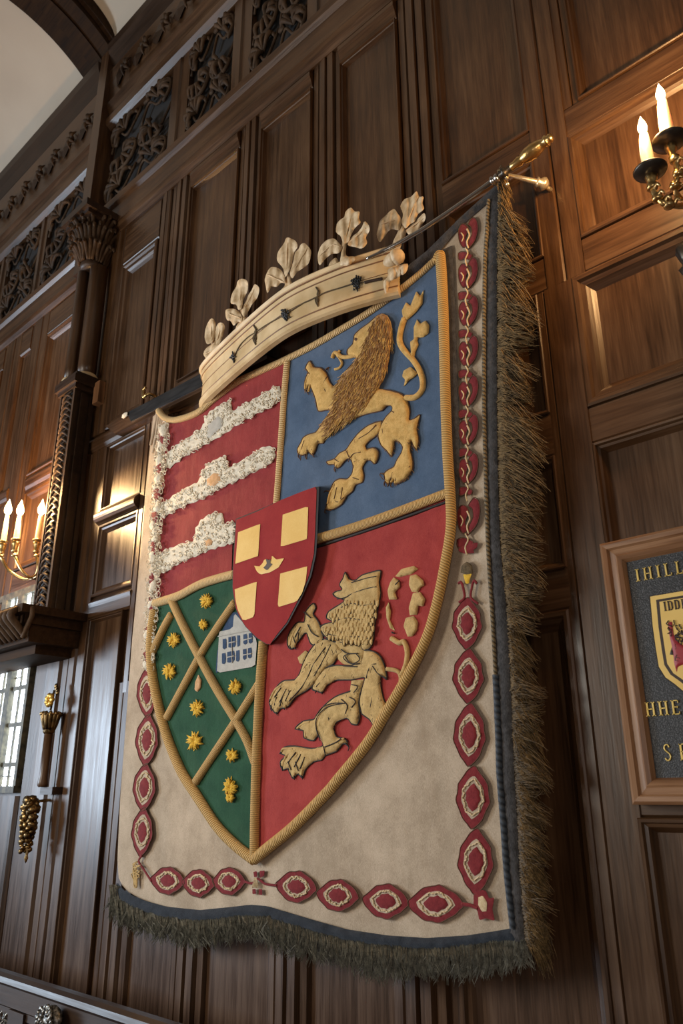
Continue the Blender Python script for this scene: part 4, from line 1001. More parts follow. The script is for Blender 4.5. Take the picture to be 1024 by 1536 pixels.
# ---------------- small shield in the middle
Z6 = lambda L: T(330, 700, 5.488, L)
esc = [(130, 430), (300, 362), (500, 275), (700, 195), (815, 155), (810, 300), (800, 560), (790, 720), (750, 900), (680, 1060), (560, 1290), (470, 1400), (400, 1475), (300, 1410), (200, 1310), (130, 1180), (100, 1000), (105, 800), (118, 600)]
mb = MB(); relief(mb, Z6(esc), B, .042, 0, 5, 8, .001, .040)
e = tag(mb.build('small_shield', 'black_line', ban), label='small raised red shield with black edge')
cx_, cy_ = 440, 790
mb = MB(); relief(mb, Z6([(x-12+(cx_-x)*.022, y+(cy_-y)*.010) if x > 400 else (x+4, y+4+(cy_-y)*.008) for x, y in esc]), B, .0435, 0, 5, 8, .001, .001, nz=.002)
mb.build('red_face', 'crimson', e)
for i, pl in enumerate(([(148, 540), (330, 470), (312, 735), (125, 800)], [(515, 395), (725, 325), (715, 595), (498, 660)], [(495, 880), (717, 820), (705, 940), (675, 1040), (630, 1110), (473, 1157)], [(120, 1010), (302, 945), (280, 1235), (190, 1270), (145, 1180), (125, 1090)])):
    mb = MB(); relief(mb, Z6(pl), B, .0455, 0, 5, 6, .001, .001); mb.build('yellow_square', 'yellow_patch', e)
mb = MB(); relief(mb, Z6([(280, 815), (322, 822), (350, 795), (365, 757), (400, 775), (425, 770), (425, 728), (462, 765), (528, 752), (480, 830), (410, 870), (330, 888), (300, 860)]), B, .0455, .001, 4, 4, .001, .001)
mb.build('crescent_charge', 'yellow_patch', e)
mb = MB(); relief(mb, Z6([(355, 832), (385, 800), (375, 755), (400, 770), (418, 760), (410, 795), (432, 802), (385, 855)]), B, .048, 0, 4, 3, .0005, .001); mb.build('dark_charge', 'emblem_dark', e)

# ---------------- flowers, bud and house on the green quarter
def flower(px, py, r, seed, label=None, mat='flower_yellow', n=9, nm='yellow_flower'):
    q = random.Random(seed); mb = MB(); P = []
    a0 = q.uniform(0, 6)
    for k in range(n):
        a = a0+2*math.pi*k/n; ra = r*q.uniform(.85, 1.15)
        P += [(px+.86*ra*math.cos(a), py+ra*math.sin(a)), (px+.86*r*.52*math.cos(a+math.pi/n), py+r*.52*math.sin(a+math.pi/n))]
    relief(mb, P, B, .006, .007, r*.5, max(1.8, r*.18), .001, .004, nz=.004, nzs=.5)
    for k in range(int(n*4)):
        a = q.uniform(0, 6.28); ra = r*q.uniform(.5, 1.0); b = r*q.uniform(0, .25)
        pp = [B(px+.86*b*math.cos(a), py+b*math.sin(a), .014), B(px+.86*ra*.6*math.cos(a+.15), py+ra*.6*math.sin(a+.15), .019), B(px+.86*ra*math.cos(a), py+ra*math.sin(a), .010)]
        tube(mb, catmull(pp, 2), [.002, .004, .0045, .003, .001], 5, cap=False)
    o = mb.build(nm, mat, ban)
    if label: tag(o, label=label)
for i, (x, y, r) in enumerate(((309, 902, 12.5), (304.5, 937, 9), (260, 960, 12.5), (254, 1007, 13.5), (295, 1062, 14.5), (291.5, 1112, 16), (352, 1030, 12.5), (348, 1133, 12), (345, 1180, 15), (345, 1196, 9))):
    flower(x, y, r, i)
mb = MB(); relief(mb, T(210, 860, 3.49, [(305, 530), (322, 560), (318, 600), (300, 622), (285, 610), (288, 570)]), B, .006, .006, 3, 2, .001, .004); tag(mb.build('flower_bud', 'bud_pink', ban), label='small pinkish bud')
Z5 = lambda L: T(210, 860, 3.49, L)
mb = MB(); relief(mb, Z5([(430, 300), (455, 250), (490, 195), (560, 240), (610, 330), (600, 400), (400, 520), (395, 524), (402, 420)]), B, .007, 0, 4, 8, .001, .003); hs = tag(mb.build('house_charge', 'house_blue', ban), label='grey house charge with blue windows')
mb = MB(); relief(mb, Z5([(414, 305), (485, 290), (492, 205), (540, 260), (612, 350), (602, 487), (402, 522)]), B, .0085, 0, 4, 8, .001, .002); mb.build('wall_front', 'house_grey', hs)
mb = MB()
for a, b_, c, d in ((432, 345, 452, 400), (462, 335, 500, 392), (508, 325, 522, 385), (540, 320, 560, 375), (568, 315, 588, 370), (428, 420, 448, 478), (456, 412, 494, 470), (502, 405, 520, 465), (538, 398, 556, 455), (564, 392, 584, 448)):
    s_ = -(.22)*1
    relief(mb, Z5([(a, b_+0), (c, b_+s_*(c-a)), (c, d+s_*(c-a)), (a, d)]), B, .010, 0, 3, 5, .001, .0005)
mb.build('house_window', 'house_blue', hs)
mb = MB()
for a, b_, c, d in ((480, 330, 482, 470), (462, 365, 500, 357), (456, 440, 494, 432), (540, 350, 588, 338), (540, 428, 584, 420), (408, 330, 606, 292)): rope(mb, Z5([(a, b_), (c, d)]), .0115, .9, 5, step=.02)
mb.build('window_bar', 'house_grey', hs)

# ---------------- medallion border
def medallion(cx, cy, a, b, ang, seed):
    """a = half width across, b = half length along the chain; ang = chain direction"""
    q = random.Random(seed); ca, sa = math.cos(ang), math.sin(ang)
    def shp(s, wob, pw=.75, N=28, mp_=1):
        P = []
        for k in range(N):
            f_ = 2.0*k/N; u = 1-2*f_ if f_ < 1 else -1+2*(f_-1); sg = 1 if f_ < 1 else -1
            v = sg*max(.05, math.cos(math.pi*u/2))**pw
            w = 1+wob*math.sin(11*u+seed*0)+wob*.5*q.uniform(-1, 1)
            x = u*b*s; y = v*a*s*w
            P.append((cx+x*ca-y*sa, cy+x*sa+y*ca))
        return P
    P0 = shp(1.04, .045, .78)
    mb = MB(); relief(mb, P0, B, .0005, .0015, 3, 5, .001, .012); o = mb.build('border_medallion', 'border_red', ban)
    mb = MB(); rope(mb, P0, .002, .7, 5, step=.02, n=2, closed=True); mb.build('dark_outline', 'thread_brown', o)
    mb = MB(); relief(mb, shp(.78 if a < 18 else .72, .04, .75), B, .003, 0, 3, 5, .0008, .001); mb.build('inner_ground', 'linen', o)
    mb = MB(); R_ = shp(.60, .08, .7, 22)
    for k in range(22):
        p0, p1 = R_[k], R_[(k+1) % 22]; w1 = q.uniform(-2.6, 2.6); w2 = q.uniform(-2.6, 2.6)
        rope(mb, [p0, ((p0[0]*2+p1[0])/3+w1, (p0[1]*2+p1[1])/3+w2), ((p0[0]+2*p1[0])/3-w2, (p0[1]+2*p1[1])/3+w1), p1], .0055, 1.25, 5, step=.02, n=3)
    mb.build('cream_scroll', 'border_cream', o)
    mb = MB(); relief(mb, shp(.46, .12, .7, 22), B, .0038, .003, 4, 3, .001, .001); mb.build('red_centre', 'border_red', o)
    return o
V = math.pi/2
meds = [(700, 935, 21, 38, V), (702, 1014, 22, 40, V), (704, 1102, 23, 46, V+.0), (709, 1196, 24, 46, V), (713, 1292, 25, 48, V),
        (506, 1343, 23, 31, .06), (578, 1352, 25, 34, .06), (653, 1356, 27, 41, .0),
        (251, 1321, 20, 25, .06), (297, 1325, 20, 24, .06), (343, 1322, 20, 24, -.05), (444, 1330, 23, 30, .08),
        (220, 1110, 16, 38, V+.06), (216, 1181, 16, 35, V+.06), (213, 1248, 15, 36, V+.06), (220, 1040, 14, 36, V-.02)]
for i, mdl in enumerate(meds): medallion(*mdl, seed=i)
for pts, r in (([(366, 1322), (378, 1325), (386, 1318), (398, 1326), (415, 1328)], 2.0), ([(213, 1283), (208, 1292), (216, 1305), (227, 1322)], 2.0), ([(692, 1356), (705, 1358), (716, 1362)], 3.0)):
    mb = MB(); rope(mb, pts, .003, r, 6, flat=.5); mb.build('border_link', 'border_red', ban)
mb = MB(); relief(mb, T(460, 1180, 2.56, [(640, 405), (660, 392), (688, 400), (700, 430), (720, 425), (712, 470), (722, 516), (688, 505), (662, 514), (655, 478), (640, 455)]), B, .001, .002, 3, 4, .001, .003)
mb.build('corner_knot', 'border_red', ban)
Z7 = lambda L: T(150, 1180, 2.926, L)
for pl in ([(672, 375), (688, 370), (690, 395), (676, 398)], [(700, 370), (722, 368), (720, 392), (702, 400)], [(668, 450), (682, 448), (685, 470), (668, 472)], [(696, 450), (712, 450), (712, 476), (697, 474)]):
    mb = MB(); relief(mb, Z7(pl), B, .001, .002, 3, 2.5, .001, .003); mb.build('bow_bud', 'border_red', ban)
mb = MB()
for k in range(5): rope(mb, Z7([(684+k*2-6, 400), (680+k*5-8, 425), (676+k*6-8, 445)]), .004, .9, 5, step=.02)
mb.build('cream_scroll', 'border_cream', ban); mb = MB()
relief(mb, T(460, 1180, 2.56, [(658, 425), (675, 418), (692, 445), (690, 478), (672, 480), (658, 455)]), B, .004, .002, 3, 3, .001, .001)
mb.build('cream_scroll', 'border_cream', ban)
mb = MB()
for k in range(9):
    rope(mb, Z7([(160, 440), (150+6*math.sin(k*2.1), 420-k*9), (160+22*math.sin(k*2.4), 400-k*9), (160, 390-k*7)]), .004, 1.0, 5, step=.02)
rope(mb, Z7([(150, 400), (148, 430), (155, 445), (162, 430), (160, 350)]), .004, 1.0, 5, step=.02)
tag(mb.build('plant_sprig', 'old_gold', ban), label='small golden sprig at the lower left corner')
# upper right scrolls
for i, yc in enumerate((353, 413, 470, 530, 590, 648, 706, 778)):
    sc = 2.844*(.92 if i < 7 else .78); xo = 702-.5*(i < 2)
    M = lambda L: [(xo+(a-122)/sc, yc+(b-665)/sc) for a, b in L]
    mb = MB()
    PL = [M([(122, 622), (140, 595), (156, 603), (162, 640), (152, 682), (132, 708), (116, 724), (124, 690), (138, 660), (134, 630)]),
          M([(86, 640), (98, 620), (116, 624), (124, 645), (112, 676), (120, 704), (104, 714), (90, 692), (85, 665)]), M([(84, 735), (108, 728), (140, 742), (130, 762), (112, 755), (88, 764)])]
    for p in PL: relief(mb, p, B, .0005, .002, 3, 2.6, .001, .003)
    o = mb.build('border_scroll', 'border_red', ban)
    mb = MB()
    for p in PL: rope(mb, p, .002, .7, 5, step=.02, n=2, closed=True)
    mb.build('dark_outline', 'thread_brown', o)
    mb = MB(); rope(mb, M([(118, 640), (128, 665), (118, 690), (124, 715)]), .004, 1.3, 5, step=.02); rope(mb, M([(112, 715), (122, 735), (112, 760), (118, 785)]), .004, 1.2, 5, step=.02); rope(mb, M([(95, 655), (105, 670), (98, 690)]), .004, 1.0, 5, step=.02)
    mb.build('cream_scroll', 'border_cream', o)
mb = MB(); Z8 = lambda L: T(640, 600, 2.667, L)
relief(mb, Z8([(125, 590), (160, 575), (205, 570), (200, 590), (185, 600), (190, 612), (150, 615), (128, 605)]), B, .001, .002, 3, 3, .001, .003)
mb.build('border_link', 'border_red', ban); mb = MB()
rope(mb, Z8([(125, 735), (135, 728), (145, 750), (150, 790), (128, 810)]), .003, 2.2, 6, flat=.5); rope(mb, Z8([(200, 735), (188, 722), (180, 750), (176, 790), (205, 815)]), .003, 2.2, 6, flat=.5)
mb.build('border_link', 'border_red', ban)
mb = MB(); relief(mb, Z8([(135, 690), (140, 660), (160, 646), (180, 660), (185, 690), (160, 700)]), B, .002, .004, 5, 2.5, .001, .004); o = mb.build('bell_charge', 'braid', ban)
mb = MB(); relief(mb, Z8([(145, 698), (180, 695), (172, 715), (168, 735), (155, 735)]), B, .002, .003, 5, 2.5, .001, .004); mb.build('bell_mouth', 'flower_yellow', o)

# rolled lace hem down the left side
mb = MB(); path = [(246, 640), (243, 680), (238, 730), (234, 790), (232, 850), (229, 900), (225, 950), (222, 1000)]
q_ = resample(catmull([(a, b, 0) for a, b in path], 6), 3)
w_ = [B(p.x+2*math.sin(i*.35), p.y, .008+.004*math.sin(i*.5)) for i, p in enumerate(q_)]
tube(mb, w_, [mpp(p.x, p.y)*(8+2*math.sin(i*.8)+1.2*math.sin(i*1.7)) for i, p in enumerate(q_)], 12, flat=.6)
for i in range(420):
    p = random.choice(q_); x = p.x+random.uniform(-10, 8); y = p.y+random.uniform(-4, 4); r = random.uniform(1.4, 3.2); a0 = random.uniform(0, 6)
    tube(mb, [B(x+r*math.cos(a0+k*.9), y+1.5*r*math.sin(a0+k*.9), .022+random.uniform(-.003, .003)) for k in range(6)], [.0022]*5+[.001], 4)
tag(mb.build('rolled_lace_hem', 'lace', ban), label='crumpled cream lace hem on the left edge')
for i, y in enumerate((655, 702, 742, 775, 822, 868, 905, 948, 985)):
    x = interp(path, y)-3
    P = [(x+(5+2*math.sin(k*3+i))*math.cos(k*.9), y+(12+3*math.sin(k*2+i))*math.sin(k*.9)) for k in range(7)]
    mb = MB(); relief(mb, P, B, .020, .004, 4, 2.6, .001, .006, nz=.004, nzs=.4); mb.build('red_rosette', 'border_red', ban)
mb = MB()       # folds gathered at the top left corner
for k in range(6):
    rope(mb, [(236+k*2.2, 618+k*2), (232+k*3, 640+k*5), (226+k*3, 668+k*12)], .006, 3.0-.3*k, 8, flat=.6)
tag(mb.build('gathered_folds', 'linen', ban), label='gathered linen folds on the left edge')
# ------------------------------------------------------------------ carved crown above the banner
CO = [(-2.70, .03), (-2.63, .095), (-2.39, .155), (-2.06, .215), (-1.88, .228), (-1.68, .200), (-1.52, .155), (-1.44, .125)]
cpl = catmull([(x, y, 0) for x, y in CO], 8)
def coff(x): return interp([(p.x, p.y) for p in cpl], x, 0)
def CB(px, py, h=0.0):
    o = .2
    for _ in range(14): o = .5*o+.5*(coff(W(px, py, o).x)+h)
    return W(px, py, o)
cr = thing('carved_crown', 'large pale carved wooden crown with oak leaf finials, mounted above the banner', 'crown', (-2.0, -.15, 3.2))
bp_ = [(0.000, 3.198), (.010, 3.204), (.012, 3.222), (.003, 3.232), (.0, 3.30), (.002, 3.352), (.010, 3.358), (.012, 3.372), (.004, 3.378), (.016, 3.386), (.022, 3.398), (.014, 3.408), (-.022, 3.408), (-.022, 3.198)]
def band(rows, name, mat, parent):
    mb = MB(); vs = []; fs = []; n = len(rows); N = len(cpl)
    for i, p in enumerate(cpl):
        a = cpl[max(i-1, 0)]; b = cpl[min(i+1, N-1)]; t = (b-a).normalized(); nx, ny = -t.y, t.x
        for o, z in rows: vs.append((p.x+nx*o, -(p.y+ny*o), z))
    for i in range(N-1):
        for k in range(n): fs.append((i*n+k, (i+1)*n+k, (i+1)*n+(k+1) % n, i*n+(k+1) % n))
    fs.append(tuple(range(n))); fs.append(tuple((N-1)*n+k for k in range(n))[::-1])
    mb.add(vs, fs); return mb.build(name, mat, parent)
band(bp_, 'band', 'crown_wood', cr)
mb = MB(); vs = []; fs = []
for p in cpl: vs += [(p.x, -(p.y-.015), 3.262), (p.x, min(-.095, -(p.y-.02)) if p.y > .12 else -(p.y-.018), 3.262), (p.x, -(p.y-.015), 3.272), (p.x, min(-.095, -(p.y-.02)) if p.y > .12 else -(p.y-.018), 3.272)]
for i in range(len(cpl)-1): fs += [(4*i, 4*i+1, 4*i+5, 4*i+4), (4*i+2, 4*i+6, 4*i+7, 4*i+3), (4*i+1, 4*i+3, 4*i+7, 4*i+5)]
mb.add(vs, fs); mb.build('shade_cap', 'near_black', cr)  # near-black cap under the hollow crown, standing in for the shade inside it
for z_, o_ in ((3.231, .006), (3.357, .006), (3.381, .010), (3.300, .0015)):
    mb = MB(); L_ = []
    for i, p in enumerate(cpl):
        a = cpl[max(i-1, 0)]; b = cpl[min(i+1, len(cpl)-1)]; t = (b-a).normalized()
        L_.append(Vector((p.x-t.y*o_, -(p.y+t.x*o_), z_)))
    tube(mb, L_, .0032 if z_ > 3.31 or z_ < 3.25 else .0014, 6); mb.build('groove_line', 'frame_wood_h', cr)
Z1 = lambda L: T(280, 260, 2.438, L)
mb = MB(); cpath = Z1([(170, 680), (185, 645), (200, 622), (225, 598), (250, 582), (290, 555), (330, 532), (362, 515), (390, 497), (425, 475), (450, 464), (478, 450), (510, 434), (560, 419), (600, 407), (625, 402), (650, 398), (700, 388)])
rope(mb, cpath, .004, .9, 6, mp=CB)
mb.build('dark_cord', 'braid', cr)
mb = MB(); rope(mb, Z1([(650, 399), (680, 392), (715, 385)]), .008, 2.2, 8, mp=CB); mb.build('cord_end', 'emblem_dark', cr)
def jewel(px, py, w, h, n):
    mb = MB(); q = random.Random(int(px))
    for k in range(n):
        x = px+q.gauss(0, w*.4); y = py+q.gauss(0, h*.4); c = CB(x, y, .008)
        blob(mb, c, .0045, 6, 4, .2)
    rope(mb, [(px-1, py-h), (px, py), (px+1, py+h)], .006, 1.2, 6, mp=CB)
    tag(mb.build('bead_jewel', 'blackened_steel', cr), label='dark beaded jewel on the crown band')
for j in ((Z1([(170, 672)])[0], 5, 8, 26), (Z1([(362, 518)])[0], 7, 9, 46), (Z1([(622, 402)])[0], 7, 12, 50)): jewel(*j[0], *j[1:])
mb = MB()
for (a, b_) in ((250, 590), (478, 450)):
    for k in range(3): rope(mb, Z1([(a-6+k*6, b_-34+k*6), (a+5-k*3, b_-10), (a-8+k*5, b_+12), (a+2, b_+36-k*8)]), .005, 1.1, 6, mp=CB)
mb.build('cord_knot', 'braid', cr)
def leaf(mb, poly, off, curl=.0, H=.010):
    pts = Z1(poly); cx = sum(p[0] for p in pts)/len(pts); cy = sum(p[1] for p in pts)/len(pts); rr = max(math.hypot(p[0]-cx, p[1]-cy) for p in pts)
    def c(x, y): return curl*(((x-cx)**2+(y-cy)**2)/rr**2)+.003*math.sin((x-cx)*.55)
    relief(mb, pts, lambda x, y, h: W(x, y, off+h+c(x, y)), 0, H, rr*.5, 2.4, .002, .003, smooth_n=3)
    relief(mb, pts, lambda x, y, h: W(x, y, off-h+c(x, y)), .0, .004, rr*.5, 3.2, .002, .003, smooth_n=3)
def finial(off, leaves, stem, veins, extra=None):
    b = Z1([stem[0]])[0]
    mbs = MB(); leaf(mbs, stem, off, 0, .014)
    if extra: leaf(mbs, extra, off-.01, 0, .01)
    st = mbs.build('oak_leaf_finial', 'leaf_wood', cr)
    for k, l in enumerate(leaves):
        mb = MB(); leaf(mb, l, off+.004, .022*(1 if k != 2 else .6), .010); 
        v = veins[k]
        rope(mb, Z1(v), 0, .9, 6, mp=lambda x, y, h: W(x, y, off+.019))
        mb.build('oak_leaf', 'leaf_wood', st)
finial(.10, [[(75, 625), (65, 600), (70, 560), (90, 530), (105, 545), (105, 580), (98, 612)], [(105, 622), (103, 585), (110, 555), (125, 545), (140, 560), (130, 600), (115, 628)], [(60, 660), (75, 635), (105, 625), (122, 642), (110, 670), (80, 690), (72, 680)]],
       [(85, 660), (90, 610), (108, 608), (112, 640), (125, 670), (110, 700), (90, 720), (78, 700)], [[(90, 550), (90, 600)], [(125, 560), (112, 610)], [(70, 660), (100, 645)]])
finial(.15, [[(200, 385), (222, 395), (222, 430), (208, 460), (202, 490), (188, 500), (180, 480), (160, 475), (165, 440), (180, 415), (185, 395)], [(248, 405), (265, 420), (258, 455), (238, 480), (222, 510), (208, 525), (198, 500), (215, 470), (225, 445), (238, 425)], [(142, 500), (170, 495), (195, 510), (202, 540), (185, 545), (172, 558), (160, 540), (145, 535)]],
       [(180, 560), (196, 530), (192, 490), (204, 488), (210, 525), (235, 530), (235, 552), (205, 570), (178, 588)], [[(200, 400), (194, 485)], [(250, 420), (205, 505)], [(150, 512), (195, 528)]])
finial(.20, [[(365, 235), (385, 240), (400, 250), (405, 270), (392, 290), (385, 330), (372, 360), (360, 380), (350, 345), (330, 320), (332, 290), (345, 270), (355, 255)], [(430, 255), (450, 275), (455, 290), (445, 330), (420, 350), (400, 365), (385, 385), (376, 360), (390, 320), (395, 290), (410, 275), (415, 262)], [(285, 385), (300, 350), (315, 342), (340, 350), (355, 370), (362, 402), (345, 400), (330, 415), (310, 415), (295, 438), (288, 410)]],
       [(335, 450), (345, 425), (358, 410), (360, 370), (376, 370), (385, 402), (412, 398), (414, 412), (385, 425), (350, 445)], [[(372, 245), (366, 300), (366, 370)], [(440, 275), (382, 370)], [(295, 370), (355, 398)]])
finial(.21, [[(600, 125), (615, 140), (632, 140), (630, 165), (636, 180), (615, 200), (600, 228), (590, 252), (572, 257), (562, 230), (545, 215), (548, 185), (560, 170), (575, 160), (580, 140)], [(650, 175), (665, 190), (668, 210), (655, 235), (660, 255), (640, 275), (615, 270), (588, 262), (600, 235), (625, 215), (640, 195)], [(480, 290), (490, 265), (510, 245), (535, 238), (550, 248), (568, 272), (555, 292), (530, 295), (505, 315), (485, 337), (478, 310)]],
       [(560, 335), (563, 300), (568, 245), (585, 245), (582, 300), (610, 303), (616, 318), (590, 337)], [[(605, 145), (578, 245)], [(655, 200), (590, 255)], [(488, 300), (530, 262), (560, 270)]], [(520, 330), (545, 308), (557, 330), (545, 345), (522, 354)])
finial(.13, [[(840, 65), (850, 85), (866, 85), (862, 110), (868, 130), (845, 150), (835, 175), (815, 187), (800, 202), (785, 180), (790, 150), (780, 120), (795, 95), (820, 85)], [(868, 145), (872, 170), (850, 200), (862, 217), (820, 227), (800, 210), (820, 190), (845, 165)], [(700, 195), (705, 175), (725, 155), (755, 130), (770, 145), (785, 170), (777, 207), (745, 205), (720, 235), (705, 252), (694, 225)]],
       [(750, 262), (770, 215), (785, 190), (802, 192), (800, 225), (785, 262), (775, 285), (758, 285)], [[(845, 85), (800, 190)], [(865, 165), (805, 208)], [(712, 185), (775, 165)]])
ac = W(590, 388, .20); mb = MB(); m_ = mpp(590, 388, .2)
ax_ = (W(604, 380, .20)-W(576, 396, .20)).normalized()
lathe(mb, ac-ax_*.045, [(.001, 0), (.010, .004), (.020, .018), (.024, .038), (.025, .052), (.020, .056)], 20, ax_); lathe(mb, ac+ax_*.005, [(.022, 0), (.029, .003), (.028, .018), (.018, .033), (.004, .04)], 20, ax_, .04)
tag(mb.build('acorn', 'leaf_wood', cr), label='carved acorn at the right end')
mb = MB(); leaf(mb, [(735, 350), (770, 342), (790, 355), (775, 380), (745, 395), (735, 430), (725, 440), (718, 400), (735, 375)], .16, 0, .012); leaf(mb, [(758, 345), (808, 330), (800, 365), (770, 372)], .16, 0, .01)
mb.build('end_leaf', 'leaf_wood', cr)

# ------------------------------------------------------------------ rod, batten, hook
rod = thing('hanging_rod', 'polished steel rod with a turned brass handle holding up the banner at the upper right', 'rod', W(742, 269, .165))
rp = [W(762, 253, .165), W(742, 268.5, .165), W(690, 306, .175), W(640, 340, .19), W(615, 355, .20), W(594, 367, .215), W(572, 378, .235), W(550, 388, .25)]
mb = MB(); tube(mb, catmull(rp, 5), [.0085]*31+[.006]*5, 14); mb.build('steel_shaft', 'steel', rod)
a, b = W(741, 270, .165), W(829, 204, .165); ax_ = (b-a).normalized(); L_ = (b-a).length
mb = MB(); lathe(mb, a-ax_*.012, [(.010, 0), (.016, .002), (.017, .010), (.010, .014), (.015, .018), (.016, .026), (.010, .03)], 20, ax_); mb.build('silver_collar', 'steel', rod)
mb = MB(); lathe(mb, a+ax_*.018, [(.010, 0), (.013, .006), (.011, .014), (.018, .018), (.018, .026), (.010, .03), (.012, .042), (.008, .05)], 20, ax_); mb.build('dark_collar', 'pan_metal', rod)
mb = MB(); s = (L_-.06)/.20
lathe(mb, a+ax_*.062, [(h_ and r or r, h_*s) for r, h_ in ((.009, 0), (.013, .006), (.012, .02), (.017, .045), (.013, .055), (.020, .062), (.024, .085), (.025, .11), (.020, .14), (.014, .158), (.018, .162), (.019, .172), (.012, .178), (.016, .184), (.010, .196))], 24, ax_)
mb.build('turned_handle', 'brass', rod)
k1 = W(812, 275, .045); k0 = W(762, 262, .14)
mb = MB(); tube(mb, [k0, k0.lerp(k1, .8), k1], [.005, .010, .011], 12); tube(mb, [W(757, 262, .165), W(760, 268, .155), k0], .005, 8)
dk = (k1-k0).normalized(); lathe(mb, k1-dk*.02, [(.011, 0), (.018, .004), (.013, .012), (.021, .022), (.022, .030), (.014, .04), (.004, .046)], 18, dk)
blob(mb, W(761, 276, .16), .006); tube(mb, [k1, Vector((k1.x+.01, 0.005, k1.z-.005))], .008, 10)
mb.build('wall_bracket', 'pale_brass', rod)

bat = thing('wall_batten', 'dark metal bar with a brown lower edge running from the crown to the left', 'bar', W(240, 598, .03))
def hexa(mb, A, off):
    f = [W(x, y, off) for x, y in A]; b_ = [Vector((p.x, PB, p.z)) for p in f]
    return mb.add(f+b_, [(0, 3, 2, 1), (4, 5, 6, 7), (0, 1, 5, 4), (1, 2, 6, 5), (2, 3, 7, 6), (3, 0, 4, 7)])
mb = MB(); hexa(mb, [(190, 619), (400, 508), (400, 530), (196, 632)], .05); mb.build('metal_bar', 'blackened_steel', bat)
mb = MB(); hexa(mb, [(158, 639), (400, 529), (400, 538), (172, 651)], .045); mb.build('wooden_edge', 'oak_h', bat)
mb = MB(); blob(mb, W(187, 623, .056), (.030, .006, .016), 12, 8, .15); tag(mb.build('paint_patch', 'lace', bat), label='white paint patch')
hk = thing('wall_hook', 'small brass hook on the panelling over the dark bar', 'hook', W(223, 590, .0))
mb = MB(); p = W(223, 591, .035)
tube(mb, catmull([Vector((p.x, .02, p.z)), p, p+Vector((-.03, -.01, -.01)), p+Vector((-.035, -.012, .03)), p+Vector((-.015, -.012, .04))], 4), .009, 8); mb.build('hook_arm', 'brass', hk)
mb = MB(); lathe(mb, (p.x+.02, .028, p.z), [(.022, 0), (.022, .006), (.012, .012)], 16, (0, -1, 0)); mb.build('wall_plate', 'brass', hk)

# ------------------------------------------------------------------ candles and sconces
def candle(px, pyb, pyt, off, wpx, label, group, lamp, flh=None):
    base = W(px, pyb, off); m_ = mpp(px, pyb, off)
    # height from the pixel span at the same distance
    H = (pyb-pyt)*m_*1.10; r = wpx*.5*m_
    t = thing('candle', label, 'candle', base, group)
    mb = MB(); lathe(mb, base, [(r*1.0, 0), (r*1.0, H*.05), (r*.95, H*.3), (r*.86, H*.6), (r*.72, H*.88), (r*.64, H*.975), (r*.45, H), (r*.2, H*.995)], 20, (0, 0, 1), .015)
    tube(mb, [base+Vector((-r*.95, -.002, H*.1)), base+Vector((-r*.9, -.002, H*.5)), base+Vector((-r*.7, -.001, H*.9))], [r*.12, r*.16, r*.1], 6)
    mb.build('wax_body', 'wax', t)
    f0 = base+Vector((0, 0, H))
    mb = MB(); tube(mb, [f0-Vector((0, 0, .002)), f0+Vector((.001, 0, .010))], .0013, 6); mb.build('wick', 'wick', t)
    h = (flh or 30)*m_*1.1; rf = h*.21
    mb = MB(); lathe(mb, f0+Vector((0, 0, .002)), [(rf*.15, 0), (rf*.6, h*.06), (rf*.9, h*.16), (rf, h*.27), (rf*.96, h*.38), (rf*.82, h*.5), (rf*.64, h*.62), (rf*.45, h*.73), (rf*.29, h*.83), (rf*.14, h*.92), (rf*.02, h)], 16); mb.build('flame', 'flame', t)
    ld = bpy.data.lights.new('candle_glow', 'POINT'); ld.energy = lamp; ld.color = (1, .56, .22); ld.shadow_soft_size = .02
    lo = bpy.data.objects.new('candle_glow', ld); COL.objects.link(lo); lo.location = f0+Vector((0, -.03, h*.6))
    return base, r
b1, r1 = candle(975, 257, 190, .26, 19, 'lit tapering cream candle, the lower left one on the right hand sconce', 'lit candles', 13)
b2, r2 = candle(1004, 212, 138, .22, 20, 'lit tapering cream candle, the higher one on the right hand sconce at the photo edge', 'lit candles', 13)
def pan(mb, c, R_, cup=True):
    lathe(mb, c, [(.005, -.012), (R_*.45, -.010), (R_*.95, -.002), (R_, .003), (R_*.97, .005), (R_*.6, -.003), (.014, -.004)], 32)
scn = thing('wall_sconce', 'gilt brass wall sconce with scrolled arms at the right edge of the photo', 'candle sconce', W(1050, 300, .0))
for c, r in ((b1, r1), (b2, r2)):
    mb = MB(); pan(mb, c, r*2.6); mb.build('drip_pan', 'pan_metal', scn)
body = W(1056, 292, .10)
for c, pts in ((b1, [(978, 281, .26), (986, 298, .26), (1003, 308, .24), (1026, 308, .19), (1046, 298, .13), (1056, 290, .10)]), (b2, [(1012, 240, .22), (1017, 262, .21), (1012, 280, .20), (1018, 296, .17), (1040, 300, .13), (1056, 292, .10)])):
    mb = MB(); P = [c-Vector((0, 0, .01))]+[W(*p) for p in pts]
    cc = catmull(P, 6); tube(mb, cc, [.007+.0015*math.sin(i*.9) for i in range(len(cc))], 10)
    for j in (1, 2, 3):
        lathe(mb, P[j]-Vector((0, 0, .008)), [(.007, 0), (.014, .003), (.015, .010), (.009, .014), (.013, .018), (.006, .022)], 14)
    lathe(mb, P[0]-Vector((0, 0, .05)), [(.006, 0), (.011, .006), (.008, .015), (.013, .028), (.017, .042), (.006, .046)], 14)
    for k in range(4):
        q0 = cc[8+k*4]; tube(mb, catmull([q0, q0+Vector((.012, -.006, .014)), q0+Vector((.02, -.004, .002))], 3), [.005, .006, .006, .005, .004, .003, .002], 6)
    mb.build('scrolled_arm', 'brass', scn)
mb = MB(); lathe(mb, Vector((body.x+.01, .0, body.z)), [(.045, 0), (.045, .008), (.03, .02), (.012, .03), (.012, .09)], 24, (0, -1, 0)); mb.build('wall_plate', 'brass', scn)
